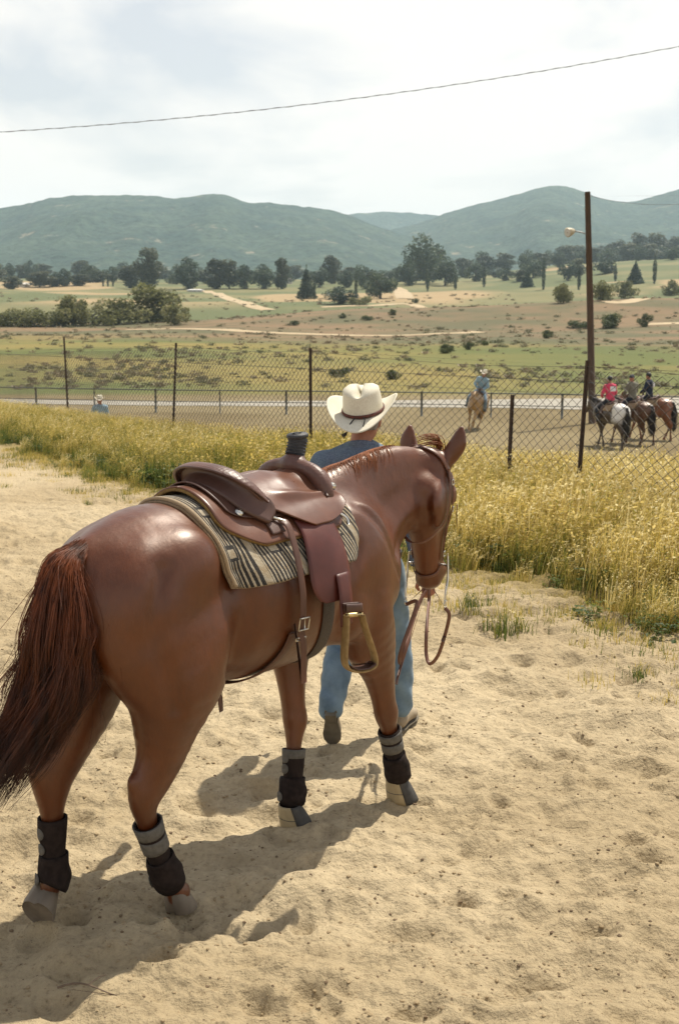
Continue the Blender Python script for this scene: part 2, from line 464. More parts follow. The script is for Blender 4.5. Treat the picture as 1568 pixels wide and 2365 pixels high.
def ground():
    th = np.concatenate([np.linspace(-180, -24, 40)[:-1], np.linspace(-24, -17, 30)[:-1], np.linspace(-17, 17, 430), np.linspace(17, 24, 30)[1:], np.linspace(24, 180, 40)[1:]])
    r = np.concatenate([[.05, .4, .9, 1.5, 2.0], np.exp(np.arange(math.log(2.5), math.log(16), .0042)), np.exp(np.arange(math.log(16.1), math.log(70), .012)), np.exp(np.arange(math.log(71), math.log(330), .0085)), np.exp(np.arange(math.log(335), math.log(1900), .018))])
    T = np.radians(th)[None, :]; Rr = r[:, None]
    X = Rr * np.sin(T); Y = Rr * np.cos(T)
    Z = zt(X, Y); q = fence_q(X, Y)
    near = (Y > 1) & (Y < 22) & (np.abs(X) < 9) & (q < 6)
    dz = np.zeros_like(Z); dz[near] = sand_detail(X[near], Y[near])
    fade = (1 - sstep(12, 20, Y)) * sstep(1.2, 2.4, Y)
    Z = Z + dz * fade
    V = np.stack([X, Y, Z], -1).reshape(-1, 3)
    me = mesh_np('ground', V, grid_faces(len(r), len(th))[:, ::-1])
    # surface kinds as colour of the soil and its cover
    x, y = X.ravel(), Y.ravel(); q = q.ravel(); n = len(x)
    def c(*v): return np.array(v)
    n1 = fbm(x / 1.7, y / 1.7, 4, 61); n2 = fbm(x / 22, y / 13, 4, 71); n3 = fbm(x / 7, y / 5, 4, 81); n4 = fbm(x / 45, y / 30, 3, 91)
    def mixc(A, B, t): t = np.clip(t, 0, 1)[:, None]; return A * (1 - t) + B * t
    sand = mixc(np.tile(c(.372, .292, .178), (n, 1)), np.tile(c(.46, .372, .24), (n, 1)), sstep(.3, .7, n1))
    litter = mixc(np.tile(c(.20, .15, .06), (n, 1)), np.tile(c(.30, .23, .10), (n, 1)), n3)
    arena = mixc(np.tile(c(.165, .125, .062), (n, 1)), np.tile(c(.22, .175, .095), (n, 1)), sstep(.3, .7, n3))
    meadow = mixc(np.tile(c(.110, .128, .042), (n, 1)), np.tile(c(.235, .185, .062), (n, 1)), sstep(.25, .80, n2))
    brush = mixc(np.tile(c(.115, .105, .062), (n, 1)), np.tile(c(.205, .135, .085), (n, 1)), sstep(.35, .65, n3 * .5 + n2 * .5))
    valley = mixc(np.tile(c(.120, .135, .062), (n, 1)), np.tile(c(.19, .175, .085), (n, 1)), sstep(.42, .62, n4))
    tan = np.tile(c(.36, .26, .145), (n, 1))
    C = mixc(sand, litter, sstep(-.45, .25, q - GEDGE(y) + (n1 - .5) * 1.2) * (y > 3))
    C = mixc(C, arena, sstep(4.5, 7.5, q))
    yy = y + 9 * (n2 - .5)
    C = mixc(C, meadow, sstep(70, 74, y))
    wb = sstep(115, 175, yy + .55 * x + 40 * (n4 - .5))
    C = mixc(C, brush, wb * .85)
    C = mixc(C, valley, sstep(268, 292, y))
    C = mixc(C, tan, sstep(.60, .66, fbm(x / 70, y / 110, 3, 101)) * sstep(330, 380, y) * .9)
    at = me.attributes.new('soil', 'FLOAT_COLOR', 'POINT')
    at.data.foreach_set('color', np.concatenate([C, np.ones((n, 1))], 1).astype(np.float32).ravel())
    m, nt, b = new_mat('sand, litter and field')
    a = nt.nodes.new('ShaderNodeAttribute'); a.attribute_name = 'soil'
    f1 = noise_node(nt, 38, 6, .7); f2 = noise_node(nt, 6, 5, .6)
    r1 = ramp_node(nt, f1.outputs['Fac'], [(.30, (.55, .53, .50)), (.44, (.97, .97, .97)), (.72, (1.14, 1.14, 1.13))])
    r2 = ramp_node(nt, f2.outputs['Fac'], [(.25, (.86, .85, .83)), (.75, (1.10, 1.10, 1.10))])
    m1 = nt.nodes.new('ShaderNodeMix'); m1.data_type = 'RGBA'; m1.blend_type = 'MULTIPLY'; m1.inputs['Factor'].default_value = 1
    m2 = nt.nodes.new('ShaderNodeMix'); m2.data_type = 'RGBA'; m2.blend_type = 'MULTIPLY'; m2.inputs['Factor'].default_value = 1
    nt.links.new(a.outputs['Color'], m1.inputs['A']); nt.links.new(r1.outputs['Color'], m1.inputs['B'])
    nt.links.new(m1.outputs['Result'], m2.inputs['A']); nt.links.new(r2.outputs['Color'], m2.inputs['B'])
    nt.links.new(m2.outputs['Result'], b.inputs['Base Color']); b.inputs['Roughness'].default_value = .95; b.inputs['Specular IOR Level'].default_value = .15
    g = noise_node(nt, 60, 6, .75); bp = bump_from(nt, b, g.outputs['Fac'], .8, .012)
    g2 = noise_node(nt, 14, 4, .6); bump_from(nt, b, g2.outputs['Fac'], .6, .06, prev=bp)
    return link('ground', me, m, kind='structure')
ground()

def hit(px, py, d0=14, d1=1850):
    """first point where the line of sight through a pixel meets the land"""
    d = np.exp(np.linspace(math.log(d0), math.log(d1), 2600)); P = np.stack([at_depth(px, py, v) for v in (1.0,)])
    r = ray(px, py); r = r / r[1]; X = r[0] * d; Z = CAMH + r[2] * d; below = Z < zt(X, d)
    i = int(np.argmax(below)) if below.any() else len(d) - 1
    return np.array([X[i], d[i], float(zt(X[i], d[i]))])

# ------------------------------------------------------------------ dirt tracks and the pale perimeter road, laid on the land
def ribbon(name, P, width, m, lift=.05, sub=10, **k):
    P = crom(np.asarray(P, float), sub); T = np.gradient(P[:, :2], axis=0); T /= np.linalg.norm(T, axis=1)[:, None]; Nn = np.stack([-T[:, 1], T[:, 0]], 1)
    w = np.broadcast_to(np.asarray(width, float), (len(P),)) if np.ndim(width) == 0 else np.interp(np.linspace(0, 1, len(P)), np.linspace(0, 1, len(width)), width)
    rows = []
    for t in np.linspace(-.5, .5, 5):
        wob = w * t * (1 + .25 * (fbm(P[:, 0] / 4 + t * 9, P[:, 1] / 4, 3, 7) - .5))
        x = P[:, 0] + Nn[:, 0] * wob; y = P[:, 1] + Nn[:, 1] * wob
        rows.append(np.stack([x, y, zt(x, y) + lift * (1 - (abs(t) > .4) * .6)], 1))
    V = np.stack(rows, 1).reshape(-1, 3); F = grid_faces(len(P), 5)
    me = mesh_np(name, V, F)
    if me.polygons[0].normal.z < 0: me.flip_normals()
    return link(name, me, m, kind='structure', **k)
track_m = mat('pale dirt track', (.34, .25, .14), (.46, .36, .22), scale=.4, rough=.95)
road_m = mat('pale gravel road', (.25, .23, .185), (.33, .30, .245), scale=.5, rough=.95)
def trk(name, pix, w, m=track_m, lift=.12):
    return ribbon(name, [hit(*p, d0=60) for p in pix], w, m, lift)
trk('dirt_track', [(300, 762), (420, 760), (560, 765), (700, 772), (850, 776), (1000, 772), (1100, 767)], 3.4)
trk('dirt_track', [(740, 709), (860, 706), (960, 706), (1080, 709)], 4.0)
trk('dirt_track', [(1480, 750), (1530, 748), (1600, 747)], 4.5)
trk('dirt_track', [(1390, 698), (1480, 690), (1600, 682)], 4.0)
trk('dirt_track', [(478, 672), (520, 686), (570, 702), (620, 717)], 4.5)
trk('dirt_track', [(910, 664), (925, 674), (935, 690)], 6.0)
# perimeter road behind the low rail
ribbon('perimeter_road', [(-60, 84, 0), (-30, 70, 0), (-12, 64.5, 0), (0, 64, 0), (9, 64, 0), (18, 63, 0), (26, 61, 0), (36, 56, 0)], [3.0, 3.0, 3.2, 4.5, 7.5, 12, 14, 14], road_m, .05)

# ------------------------------------------------------------------ mountains
def ridge_mesh(name, crest, dist, depth, m, seed, base=30, k=None):
    """crest: (pixel x, pixel y) of the skyline seen from the photographer; slopes run down towards us and away"""
    cr = np.array(crest, float); px = np.linspace(cr[0, 0], cr[-1, 0], 420)
    py = np.interp(px, cr[:, 0], cr[:, 1]); ker = np.hanning(19); ker /= ker.sum(); py = np.convolve(np.pad(py, 9, 'edge'), ker, 'valid')
    s = FPX / dist; X0 = (px - IMW / 2) / s; H = CAMH + (HORIZON - py) / s
    t = np.concatenate([np.linspace(0, 1, 130), np.linspace(1.02, 1.5, 14)])
    V = []
    for tt in t:
        y = dist - depth * (1 - tt); x = X0 * (y / dist if tt < 1 else 1)
        g = fbm(x / 210 + seed, np.full_like(x, y) / 420, 5, seed) - .5
        rid = np.abs(fbm(x / 300 + 3, np.full_like(x, y) / 700 + .4, 4, seed + 9) - .5) * 2
        if tt <= 1:
            f = tt ** 1.15; e = 4 * tt * (1 - tt)
            z = base * .3 + (H - base * .3) * (f * (.80 + .20 * tt)) + e * (H * .30 * g - H * .16 * (rid - .25)) + 5.5 * (fbm(x / 26, np.full_like(x, y) / 40, 3, seed + 2) - .5) * min(1, 1.2 * tt) + 1.2 * (vnoise(x / 7, np.full_like(x, y) / 9, seed) - .5)
        else: z = H - (tt - 1) * H * .9
        V.append(np.stack([x, np.full_like(x, y), z], 1))
    me = mesh_np(name, np.vstack(V), grid_faces(len(t), len(px))[:, ::-1])
    return link(name, me, m, kind='structure')
def chaparral(name, c1, c2, bare):
    m, nt, b = new_mat(name)
    n1 = noise_node(nt, .012, 8, .62); n2 = noise_node(nt, .09, 5, .7); n3 = noise_node(nt, .02, 6, .72)
    r1 = ramp_node(nt, n1.outputs['Fac'], [(.35, c1), (.65, c2)])
    r2 = ramp_node(nt, n2.outputs['Fac'], [(.36, (.40, .45, .45)), (.60, (1.4, 1.35, 1.25))])
    mx = nt.nodes.new('ShaderNodeMix'); mx.data_type = 'RGBA'; mx.blend_type = 'MULTIPLY'; mx.inputs['Factor'].default_value = 1
    nt.links.new(r1.outputs['Color'], mx.inputs['A']); nt.links.new(r2.outputs['Color'], mx.inputs['B'])
    sp = ramp_node(nt, n3.outputs['Fac'], [(.61, (0, 0, 0)), (.68, (1, 1, 1))])
    m2 = nt.nodes.new('ShaderNodeMix'); m2.data_type = 'RGBA'; m2.inputs['B'].default_value = (*bare, 1)
    nt.links.new(sp.outputs['Color'], m2.inputs['Factor']); nt.links.new(mx.outputs['Result'], m2.inputs['A'])
    nt.links.new(m2.outputs['Result'], b.inputs['Base Color']); b.inputs['Roughness'].default_value = .95; b.inputs['Specular IOR Level'].default_value = .1
    bump_from(nt, b, n2.outputs['Fac'], 1.0, 6.0)
    return m
chap = chaparral('chaparral slope', (.026, .052, .046), (.060, .090, .066), (.24, .21, .15))
ridge_mesh('mountain', [(-700, 520), (-300, 505), (0, 494), (60, 486), (140, 466), (200, 463), (310, 462), (430, 469), (490, 458), (525, 457), (580, 480), (650, 479), (700, 487), (770, 494), (830, 515), (900, 541), (960, 560), (1060, 600), (1160, 640), (1300, 680)], 2300, 1150, chap, 3)
ridge_mesh('mountain', [(700, 600), (820, 565), (880, 545), (905, 537), (960, 526), (1040, 495), (1120, 476), (1200, 456), (1240, 441), (1275, 440), (1310, 448), (1360, 466), (1400, 475), (1445, 477), (1500, 461), (1568, 441), (1750, 420), (2100, 430), (2400, 450)], 2750, 1400, chap, 12)
ridge_mesh('mountain', [(600, 540), (720, 520), (800, 505), (870, 499), (940, 500), (1010, 507), (1100, 515), (1250, 540)], 3700, 900, chap, 23, base=100)
# ------------------------------------------------------------------ scattering of uncountable growth
def scatter(name, protos, P, rz, sc, idx, label, cat='grass', tilt=None):
    """one object whose points carry copies of the prototype clumps"""
    pc = bpy.data.collections.new(name + ' prototypes')
    for i, (me, m) in enumerate(protos):
        o = bpy.data.objects.new('%s_sample_%02d' % (name, i), me)
        if len(me.materials) == 0: me.materials.append(m)
        pc.objects.link(o)
    me = bpy.data.meshes.new(name); me.vertices.add(len(P)); me.vertices.foreach_set('co', np.asarray(P, np.float32).ravel())
    rot = np.zeros((len(P), 3), np.float32); rot[:, 2] = rz
    if tilt is not None: rot[:, :2] = tilt
    a = me.attributes.new('rot', 'FLOAT_VECTOR', 'POINT'); a.data.foreach_set('vector', rot.ravel())
    a = me.attributes.new('scl', 'FLOAT', 'POINT'); a.data.foreach_set('value', np.asarray(sc, np.float32))
    a = me.attributes.new('pick', 'INT', 'POINT'); a.data.foreach_set('value', np.asarray(idx, np.int32))
    o = link(name, me, None, label=label, cat=cat, kind='stuff')
    g = bpy.data.node_groups.new(name + ' scatter', 'GeometryNodeTree')
    g.interface.new_socket('Geometry', in_out='INPUT', socket_type='NodeSocketGeometry'); g.interface.new_socket('Geometry', in_out='OUTPUT', socket_type='NodeSocketGeometry')
    N = g.nodes; gi = N.new('NodeGroupInput'); go = N.new('NodeGroupOutput')
    ci = N.new('GeometryNodeCollectionInfo'); ci.inputs['Collection'].default_value = pc; ci.inputs['Separate Children'].default_value = True; ci.inputs['Reset Children'].default_value = True
    ip = N.new('GeometryNodeInstanceOnPoints'); ip.inputs['Pick Instance'].default_value = True
    def attr(nm, t):
        n = N.new('GeometryNodeInputNamedAttribute'); n.data_type = t; n.inputs['Name'].default_value = nm; return n.outputs['Attribute']
    L = g.links
    e2r = N.new('FunctionNodeEulerToRotation'); L.new(attr('rot', 'FLOAT_VECTOR'), e2r.inputs[0])
    L.new(gi.outputs[0], ip.inputs['Points']); L.new(ci.outputs[0], ip.inputs['Instance']); L.new(attr('pick', 'INT'), ip.inputs['Instance Index'])
    L.new(e2r.outputs[0], ip.inputs['Rotation']); L.new(attr('scl', 'FLOAT'), ip.inputs['Scale']); L.new(ip.outputs['Instances'], go.inputs[0])
    md = o.modifiers.new('scatter', 'NODES'); md.node_group = g
    return o
GRASS_STOPS = [(0.0, (.06, .095, .022)), (.22, (.14, .17, .035)), (.42, (.33, .28, .055)), (.62, (.56, .42, .11)), (.85, (.72, .58, .23)), (1.0, (.78, .68, .38))]
grass_m = leafmat('wild oat grass', GRASS_STOPS, trans=.5)
def blade_clump(seed, nb, h, spread, heads, tint, lean=(.18, .05), wide=.006, seg=4):
    rg = np.random.default_rng(seed); V = []; F = []; T = []; n = 0
    for i in range(nb):
        b = rg.normal(size=2) * spread; hh = h * rg.uniform(.55, 1.1); an = rg.uniform(0, 6.28)
        dirv = np.array([math.cos(an), math.sin(an)]) * rg.uniform(.05, .35) + np.array(lean) * rg.uniform(.5, 1.5)
        t = np.linspace(0, 1, seg + 1); z = hh * (t - .18 * t ** 3 * np.linalg.norm(dirv) * 2)
        cx = b[0] + dirv[0] * hh * t ** 2; cy = b[1] + dirv[1] * hh * t ** 2
        wa = rg.uniform(0, 3.14); w = wide * rg.uniform(.6, 1.3) * (1 - .85 * t)
        ox, oy = np.cos(wa) * w, np.sin(wa) * w
        A = np.stack([cx - ox, cy - oy, z], 1); B = np.stack([cx + ox, cy + oy, z], 1)
        V.append(np.stack([A, B], 1).reshape(-1, 3)); m = seg + 1
        F += [[n + 2 * k, n + 2 * k + 1, n + 2 * k + 3, n + 2 * k + 2] for k in range(seg)]
        tt = rg.normal(tint[0], tint[1]); T += [tt - .12 + .2 * k / seg for k in range(seg)]
        n += 2 * m
        if rg.random() < heads:       # drooping seed head
            e = np.array([cx[-1], cy[-1], z[-1]]); d = np.array([dirv[0], dirv[1], .25]); d /= np.linalg.norm(d)
            for q in range(4):
                p = e - d * .03 * q + rg.normal(size=3) * .008; dr = d * rg.uniform(.018, .03) + np.array([0, 0, -.012]) + rg.normal(size=3) * .004; sdv = rg.normal(size=3) * .0055
                V.append(np.array([p - dr, p + sdv, p + dr, p - sdv])); F.append([n, n + 1, n + 2, n + 3]); T.append(tt + rg.uniform(.1, .3)); n += 4
    me = mesh_np('grass clump', np.vstack(V), F, smooth=False); set_tint(me, np.clip(T, 0, 1)); return me
gold = [blade_clump(100 + i, 46, .62, .10, .55, (.66, .12)) for i in range(5)]
olive = [blade_clump(200 + i, 46, .58, .10, .45, (.42, .13)) for i in range(4)]
green = [blade_clump(300 + i, 40, .42, .09, .10, (.16, .10), lean=(.05, .0), wide=.008) for i in range(3)]
leafy = []
for i in range(3):       # broad-leaved weeds low in the grass
    rg = np.random.default_rng(400 + i); V = []; F = []; T = []; n = 0
    for k in range(70):
        p = rg.normal(size=3) * [.13, .13, .0]; p[2] = rg.uniform(.03, .26); d = rg.normal(size=3) * [1, 1, .35]; d /= np.linalg.norm(d); s_ = np.cross(d, [0, 0, 1]); s_ /= np.linalg.norm(s_) + 1e-6
        L_ = rg.uniform(.04, .09); W_ = L_ * .38; m_ = p + d * L_ * .5 + [0, 0, .01]
        V.append(np.array([p, m_ + s_ * W_, p + d * L_ - [0, 0, .012], m_ - s_ * W_])); F.append([n, n + 1, n + 2, n + 3]); T.append(rg.uniform(.0, .16)); n += 4
    me = mesh_np('weed leaves', np.vstack(V), F, smooth=False); set_tint(me, T); leafy.append(me)
def place_grass():
    rg = np.random.default_rng(77); N_ = 60000
    y = 6.5 + 38 * rg.random(N_) ** 1.5; q = rg.uniform(-4.6, 6.0, N_)
    xf = np.interp(y, FENCE[:, 1], FENCE[:, 0]); x = xf + q / .886
    vis = np.abs(x / y) < .33
    g = q - GEDGE(y) + (fbm(x / .9, y / .9, 3, 7) - .5) * 1.1; q0 = np.interp(y, [0, 12, 18, 23, 28, 35], [2.6, 2.3, .9, -.5, -1.5, -2.4])
    dens = sstep(-.15, .5, g) * np.clip(1.35 - y / 42, .25, 1) * (1 - sstep(1.4, 3.4, q - q0))
    keep = vis & (rg.random(N_) < dens * .62) & (y < 44)
    x, y, q, g, q0 = x[keep], y[keep], q[keep], g[keep], q0[keep]
    left = sstep(2.5, -2.0, x); mixn = fbm(x / 1.3, y / 1.3, 3, 15)
    front = 1 - sstep(.3, 1.5, g)
    big = fbm(x / 2.6, y / 2.6, 3, 16)
    pg = np.clip(.20 + .95 * left * (1 - sstep(-1.2, 1.0, q - q0)) + .34 * front, 0, .95) * np.clip(.1 + 1.9 * (mixn * .5 + big * .5), .15, 1.25)
    u = rg.random(len(x)); isg = u < pg; isgr = u < pg * (.22 + .25 * front + .22 * left); lf = isgr & (rg.random(len(x)) < .55) & (g < 2.0)
    idx = np.where(lf, 12 + rg.integers(0, 3, len(x)), np.where(isgr, 9 + rg.integers(0, 3, len(x)), np.where(isg, 5 + rg.integers(0, 4, len(x)), rg.integers(0, 5, len(x)))))
    sc = rg.uniform(.55, 1.1, len(x)) * (.72 + .6 * big) * (.5 + .5 * sstep(0, .9, g)) * (1 + .10 * left) * (1 - .30 * sstep(.5, 2.5, q - q0 + 1)) * (1 - .36 * sstep(13, 22, y))
    P = np.stack([x, y, zt(x, y) - .01], 1)
    return scatter('tall_grass', [(m, grass_m) for m in gold + olive + green + leafy], P, rg.uniform(-.6, .6, len(x)), sc, idx, 'tall golden and green wild oats growing along the chain-link fence')
place_grass()
def place_stubble():
    rg = np.random.default_rng(78); N_ = 2600
    y = 6.5 + 14 * rg.random(N_) ** 1.2; q = GEDGE(y) + rg.normal(.1, .42, N_); x = np.interp(y, FENCE[:, 1], FENCE[:, 0]) + q / .886
    keep = (np.abs(x / y) < .32) & (rg.random(N_) < .55 * (.2 + fbm(x / .7, y / .7, 3, 19))); x, y = x[keep], y[keep]
    idx = rg.integers(0, 4, len(x)); short = [blade_clump(500 + i, 40, .11, .10, .0, (.62 if i < 3 else .22, .14), lean=(.10, .05), wide=.004) for i in range(4)]
    return scatter('short_grass', [(m, grass_m) for m in short], np.stack([x, y, zt(x, y) - .005], 1), rg.uniform(0, 6.28, len(x)), rg.uniform(.35, .9, len(x)), idx, 'short dry grass thinning out at the edge of the sand')
place_stubble()
def place_brush():
    """low scrub on the hillside beyond the arena"""
    rg = np.random.default_rng(79); N_ = 30000
    y = np.exp(rg.uniform(math.log(76), math.log(420), N_)); x = rg.uniform(-.31, .31, N_) * y
    d = fbm(x / 16, y / 11, 4, 25); keep = rg.random(N_) < sstep(.46, .66, d) * .20 + .04; x, y = x[keep], y[keep]
    stops = [(0, (.105, .12, .055)), (.35, (.17, .16, .085)), (.7, (.24, .19, .115)), (1, (.33, .26, .16))]
    bm = leafmat('scrub', stops, trans=.2); pr = []
    for i in range(6):
        r2 = np.random.default_rng(600 + i); n = 110; c = r2.normal(size=(n, 3)) * [.30, .30, .13] + [0, 0, .18]; c[:, 2] = np.abs(c[:, 2])
        a = r2.normal(size=(n, 3)) * .055; b = r2.normal(size=(n, 3)) * .055
        V = np.stack([c - a, c + b, c + a, c - b], 1).reshape(-1, 3); me = mesh_np('scrub', V, np.arange(4 * n).reshape(-1, 4), False); set_tint(me, np.clip(r2.normal([.2, .45, .75][i % 3], .13, n), 0, 1)); pr.append((me, bm))
    sc = (.14 + .5 * rg.random(len(x)) ** 2.5) * (1 + y / 300); gidx = rg.integers(0, 6, len(x))
    return scatter('hillside_scrub', pr, np.stack([x, y, zt(x, y) - .03], 1), rg.uniform(0, 6.28, len(x)), sc, gidx, 'low grey and purple scrub scattered over the hillside beyond the arena', cat='scrub')
place_brush()
def place_pebbles():
    rg = np.random.default_rng(80); N_ = 30000
    y = 2.6 + 9.5 * rg.random(N_) ** 1.5; x = rg.uniform(-.34, .34, N_) * y
    keep = (fence_q(x, y) < GEDGE(y)) & (rg.random(N_) < .25 + 1.2 * np.clip(fbm(x / .35, y / .3, 3, 35) - .42, 0, 1)); x, y = x[keep], y[keep]
    pm1 = mat('clod', (.22, .155, .08), (.36, .275, .16), scale=60, rough=.95); pm2 = mat('dark clod', (.11, .075, .042), (.19, .13, .075), scale=60, rough=.95); pr = []
    for i in range(6):
        r2 = np.random.default_rng(700 + i); bmx = bmesh.new(); bmesh.ops.create_icosphere(bmx, subdivisions=1, radius=1)
        for v in bmx.verts: v.co *= r2.uniform(.65, 1.25); v.co.z *= .65
        me = bpy.data.meshes.new('clod'); bmx.to_mesh(me); bmx.free(); pr.append((me, pm1 if i < 4 else pm2))
    z = zt(x, y) + sand_detail(x, y) * (1 - sstep(12, 20, y)) * sstep(1.2, 2.4, y)
    return scatter('sand_clods', pr, np.stack([x, y, z], 1), rg.uniform(0, 6.28, len(x)), .0025 + .0085 * rg.random(len(x)) ** 3.5, np.where(rg.random(len(x)) < .72, rg.integers(0, 4, len(x)), rg.integers(4, 6, len(x))), 'small clods and grit scattered over the trampled sand', cat='clods')
place_pebbles()
# ------------------------------------------------------------------ horse (local frame: x forward, y left, z up)
MAIN_LEGS = {
    'hind_right': [(.06, -.175, 1.06, .13, .20), (.11, -.18, .90, .105, .165), (.085, -.165, .77, .078, .105), (.06, -.155, .65, .058, .076), (.015, -.15, .56, .045, .066), (-.02, -.148, .50, .041, .055),
                   (-.015, -.145, .43, .033, .040), (.015, -.142, .34, .028, .033), (.055, -.14, .235, .028, .033), (.085, -.138, .165, .034, .041), (.115, -.137, .11, .033, .038), (.14, -.136, .07, .045, .05)],
    'hind_left': [(.0, .175, 1.06, .13, .20), (-.02, .175, .92, .10, .15), (-.06, .165, .80, .078, .105), (-.13, .155, .67, .058, .074), (-.185, .15, .585, .045, .066), (-.20, .15, .52, .041, .055),
                  (-.205, .148, .44, .033, .040), (-.207, .147, .34, .028, .033), (-.208, .146, .225, .028, .033), (-.212, .145, .165, .034, .042), (-.226, .145, .142, .034, .038)],
    'fore_left': [(1.18, .15, 1.12, .10, .17), (1.12, .165, .96, .095, .14), (1.08, .15, .84, .078, .105), (1.06, .125, .69, .055, .066), (1.045, .10, .56, .044, .050), (1.045, .088, .46, .047, .053), (1.03, .078, .40, .039, .043),
                  (1.015, .068, .33, .029, .034), (.995, .055, .22, .028, .033), (.98, .045, .155, .034, .040), (.975, .04, .10, .034, .037), (.972, .035, .065, .044, .048)],
    'fore_right': [(1.20, -.15, 1.12, .10, .17), (1.19, -.17, .97, .098, .145), (1.245, -.168, .83, .082, .112), (1.31, -.165, .68, .057, .070), (1.35, -.162, .55, .045, .052), (1.375, -.16, .46, .047, .053), (1.395, -.158, .40, .039, .043),
                   (1.42, -.156, .33, .029, .034), (1.455, -.152, .22, .028, .033), (1.48, -.15, .15, .034, .040), (1.495, -.148, .10, .035, .037), (1.505, -.147, .065, .044, .048)],
}
MAIN_HOOF = {'hind_right': ((.165, -.135, 0), 0, 8), 'hind_left': ((-.19, .145, .0), 66, 20), 'fore_left': ((.985, .03, 0), 0, 0), 'fore_right': ((1.52, -.145, 0), 0, 0)}

for _n, _L in MAIN_LEGS.items():      # fuller gaskins and forearms
    MAIN_LEGS[_n] = [(p[0], p[1], p[2], p[3] * (1 + .24 * max(0, min(1, (p[2] - .42) / .2)) * (1 if p[2] < 1.0 else 0)), p[4] * (1 + .24 * max(0, min(1, (p[2] - .42) / .2)) * (1 if p[2] < .9 else 0))) for p in _L]
for _n, _f in (('hind_right', 1.10), ('hind_left', 1.22)):
    MAIN_LEGS[_n] = [(p[0], p[1], p[2], p[3] * (1 + (_f - 1) * max(0, min(1, (p[2] - .30) / .15)) * (p[2] < .95)), p[4] * (1 + (_f - 1) * max(0, min(1, (p[2] - .30) / .15)) * (p[2] < .95))) for p in MAIN_LEGS[_n]]
def head_frame(poll, yaw, lean):
    h = np.array([math.cos(yaw), math.sin(yaw), 0.0])
    a = h * math.sin(lean) + np.array([0, 0, -math.cos(lean)])
    f = h * math.cos(lean) + np.array([0, 0, math.sin(lean)])
    l = np.array([-math.sin(yaw), math.cos(yaw), 0.0])
    poll = np.asarray(poll, float)
    return lambda A, Fd, Lf: poll + a * A + f * Fd + l * Lf, a, f, l

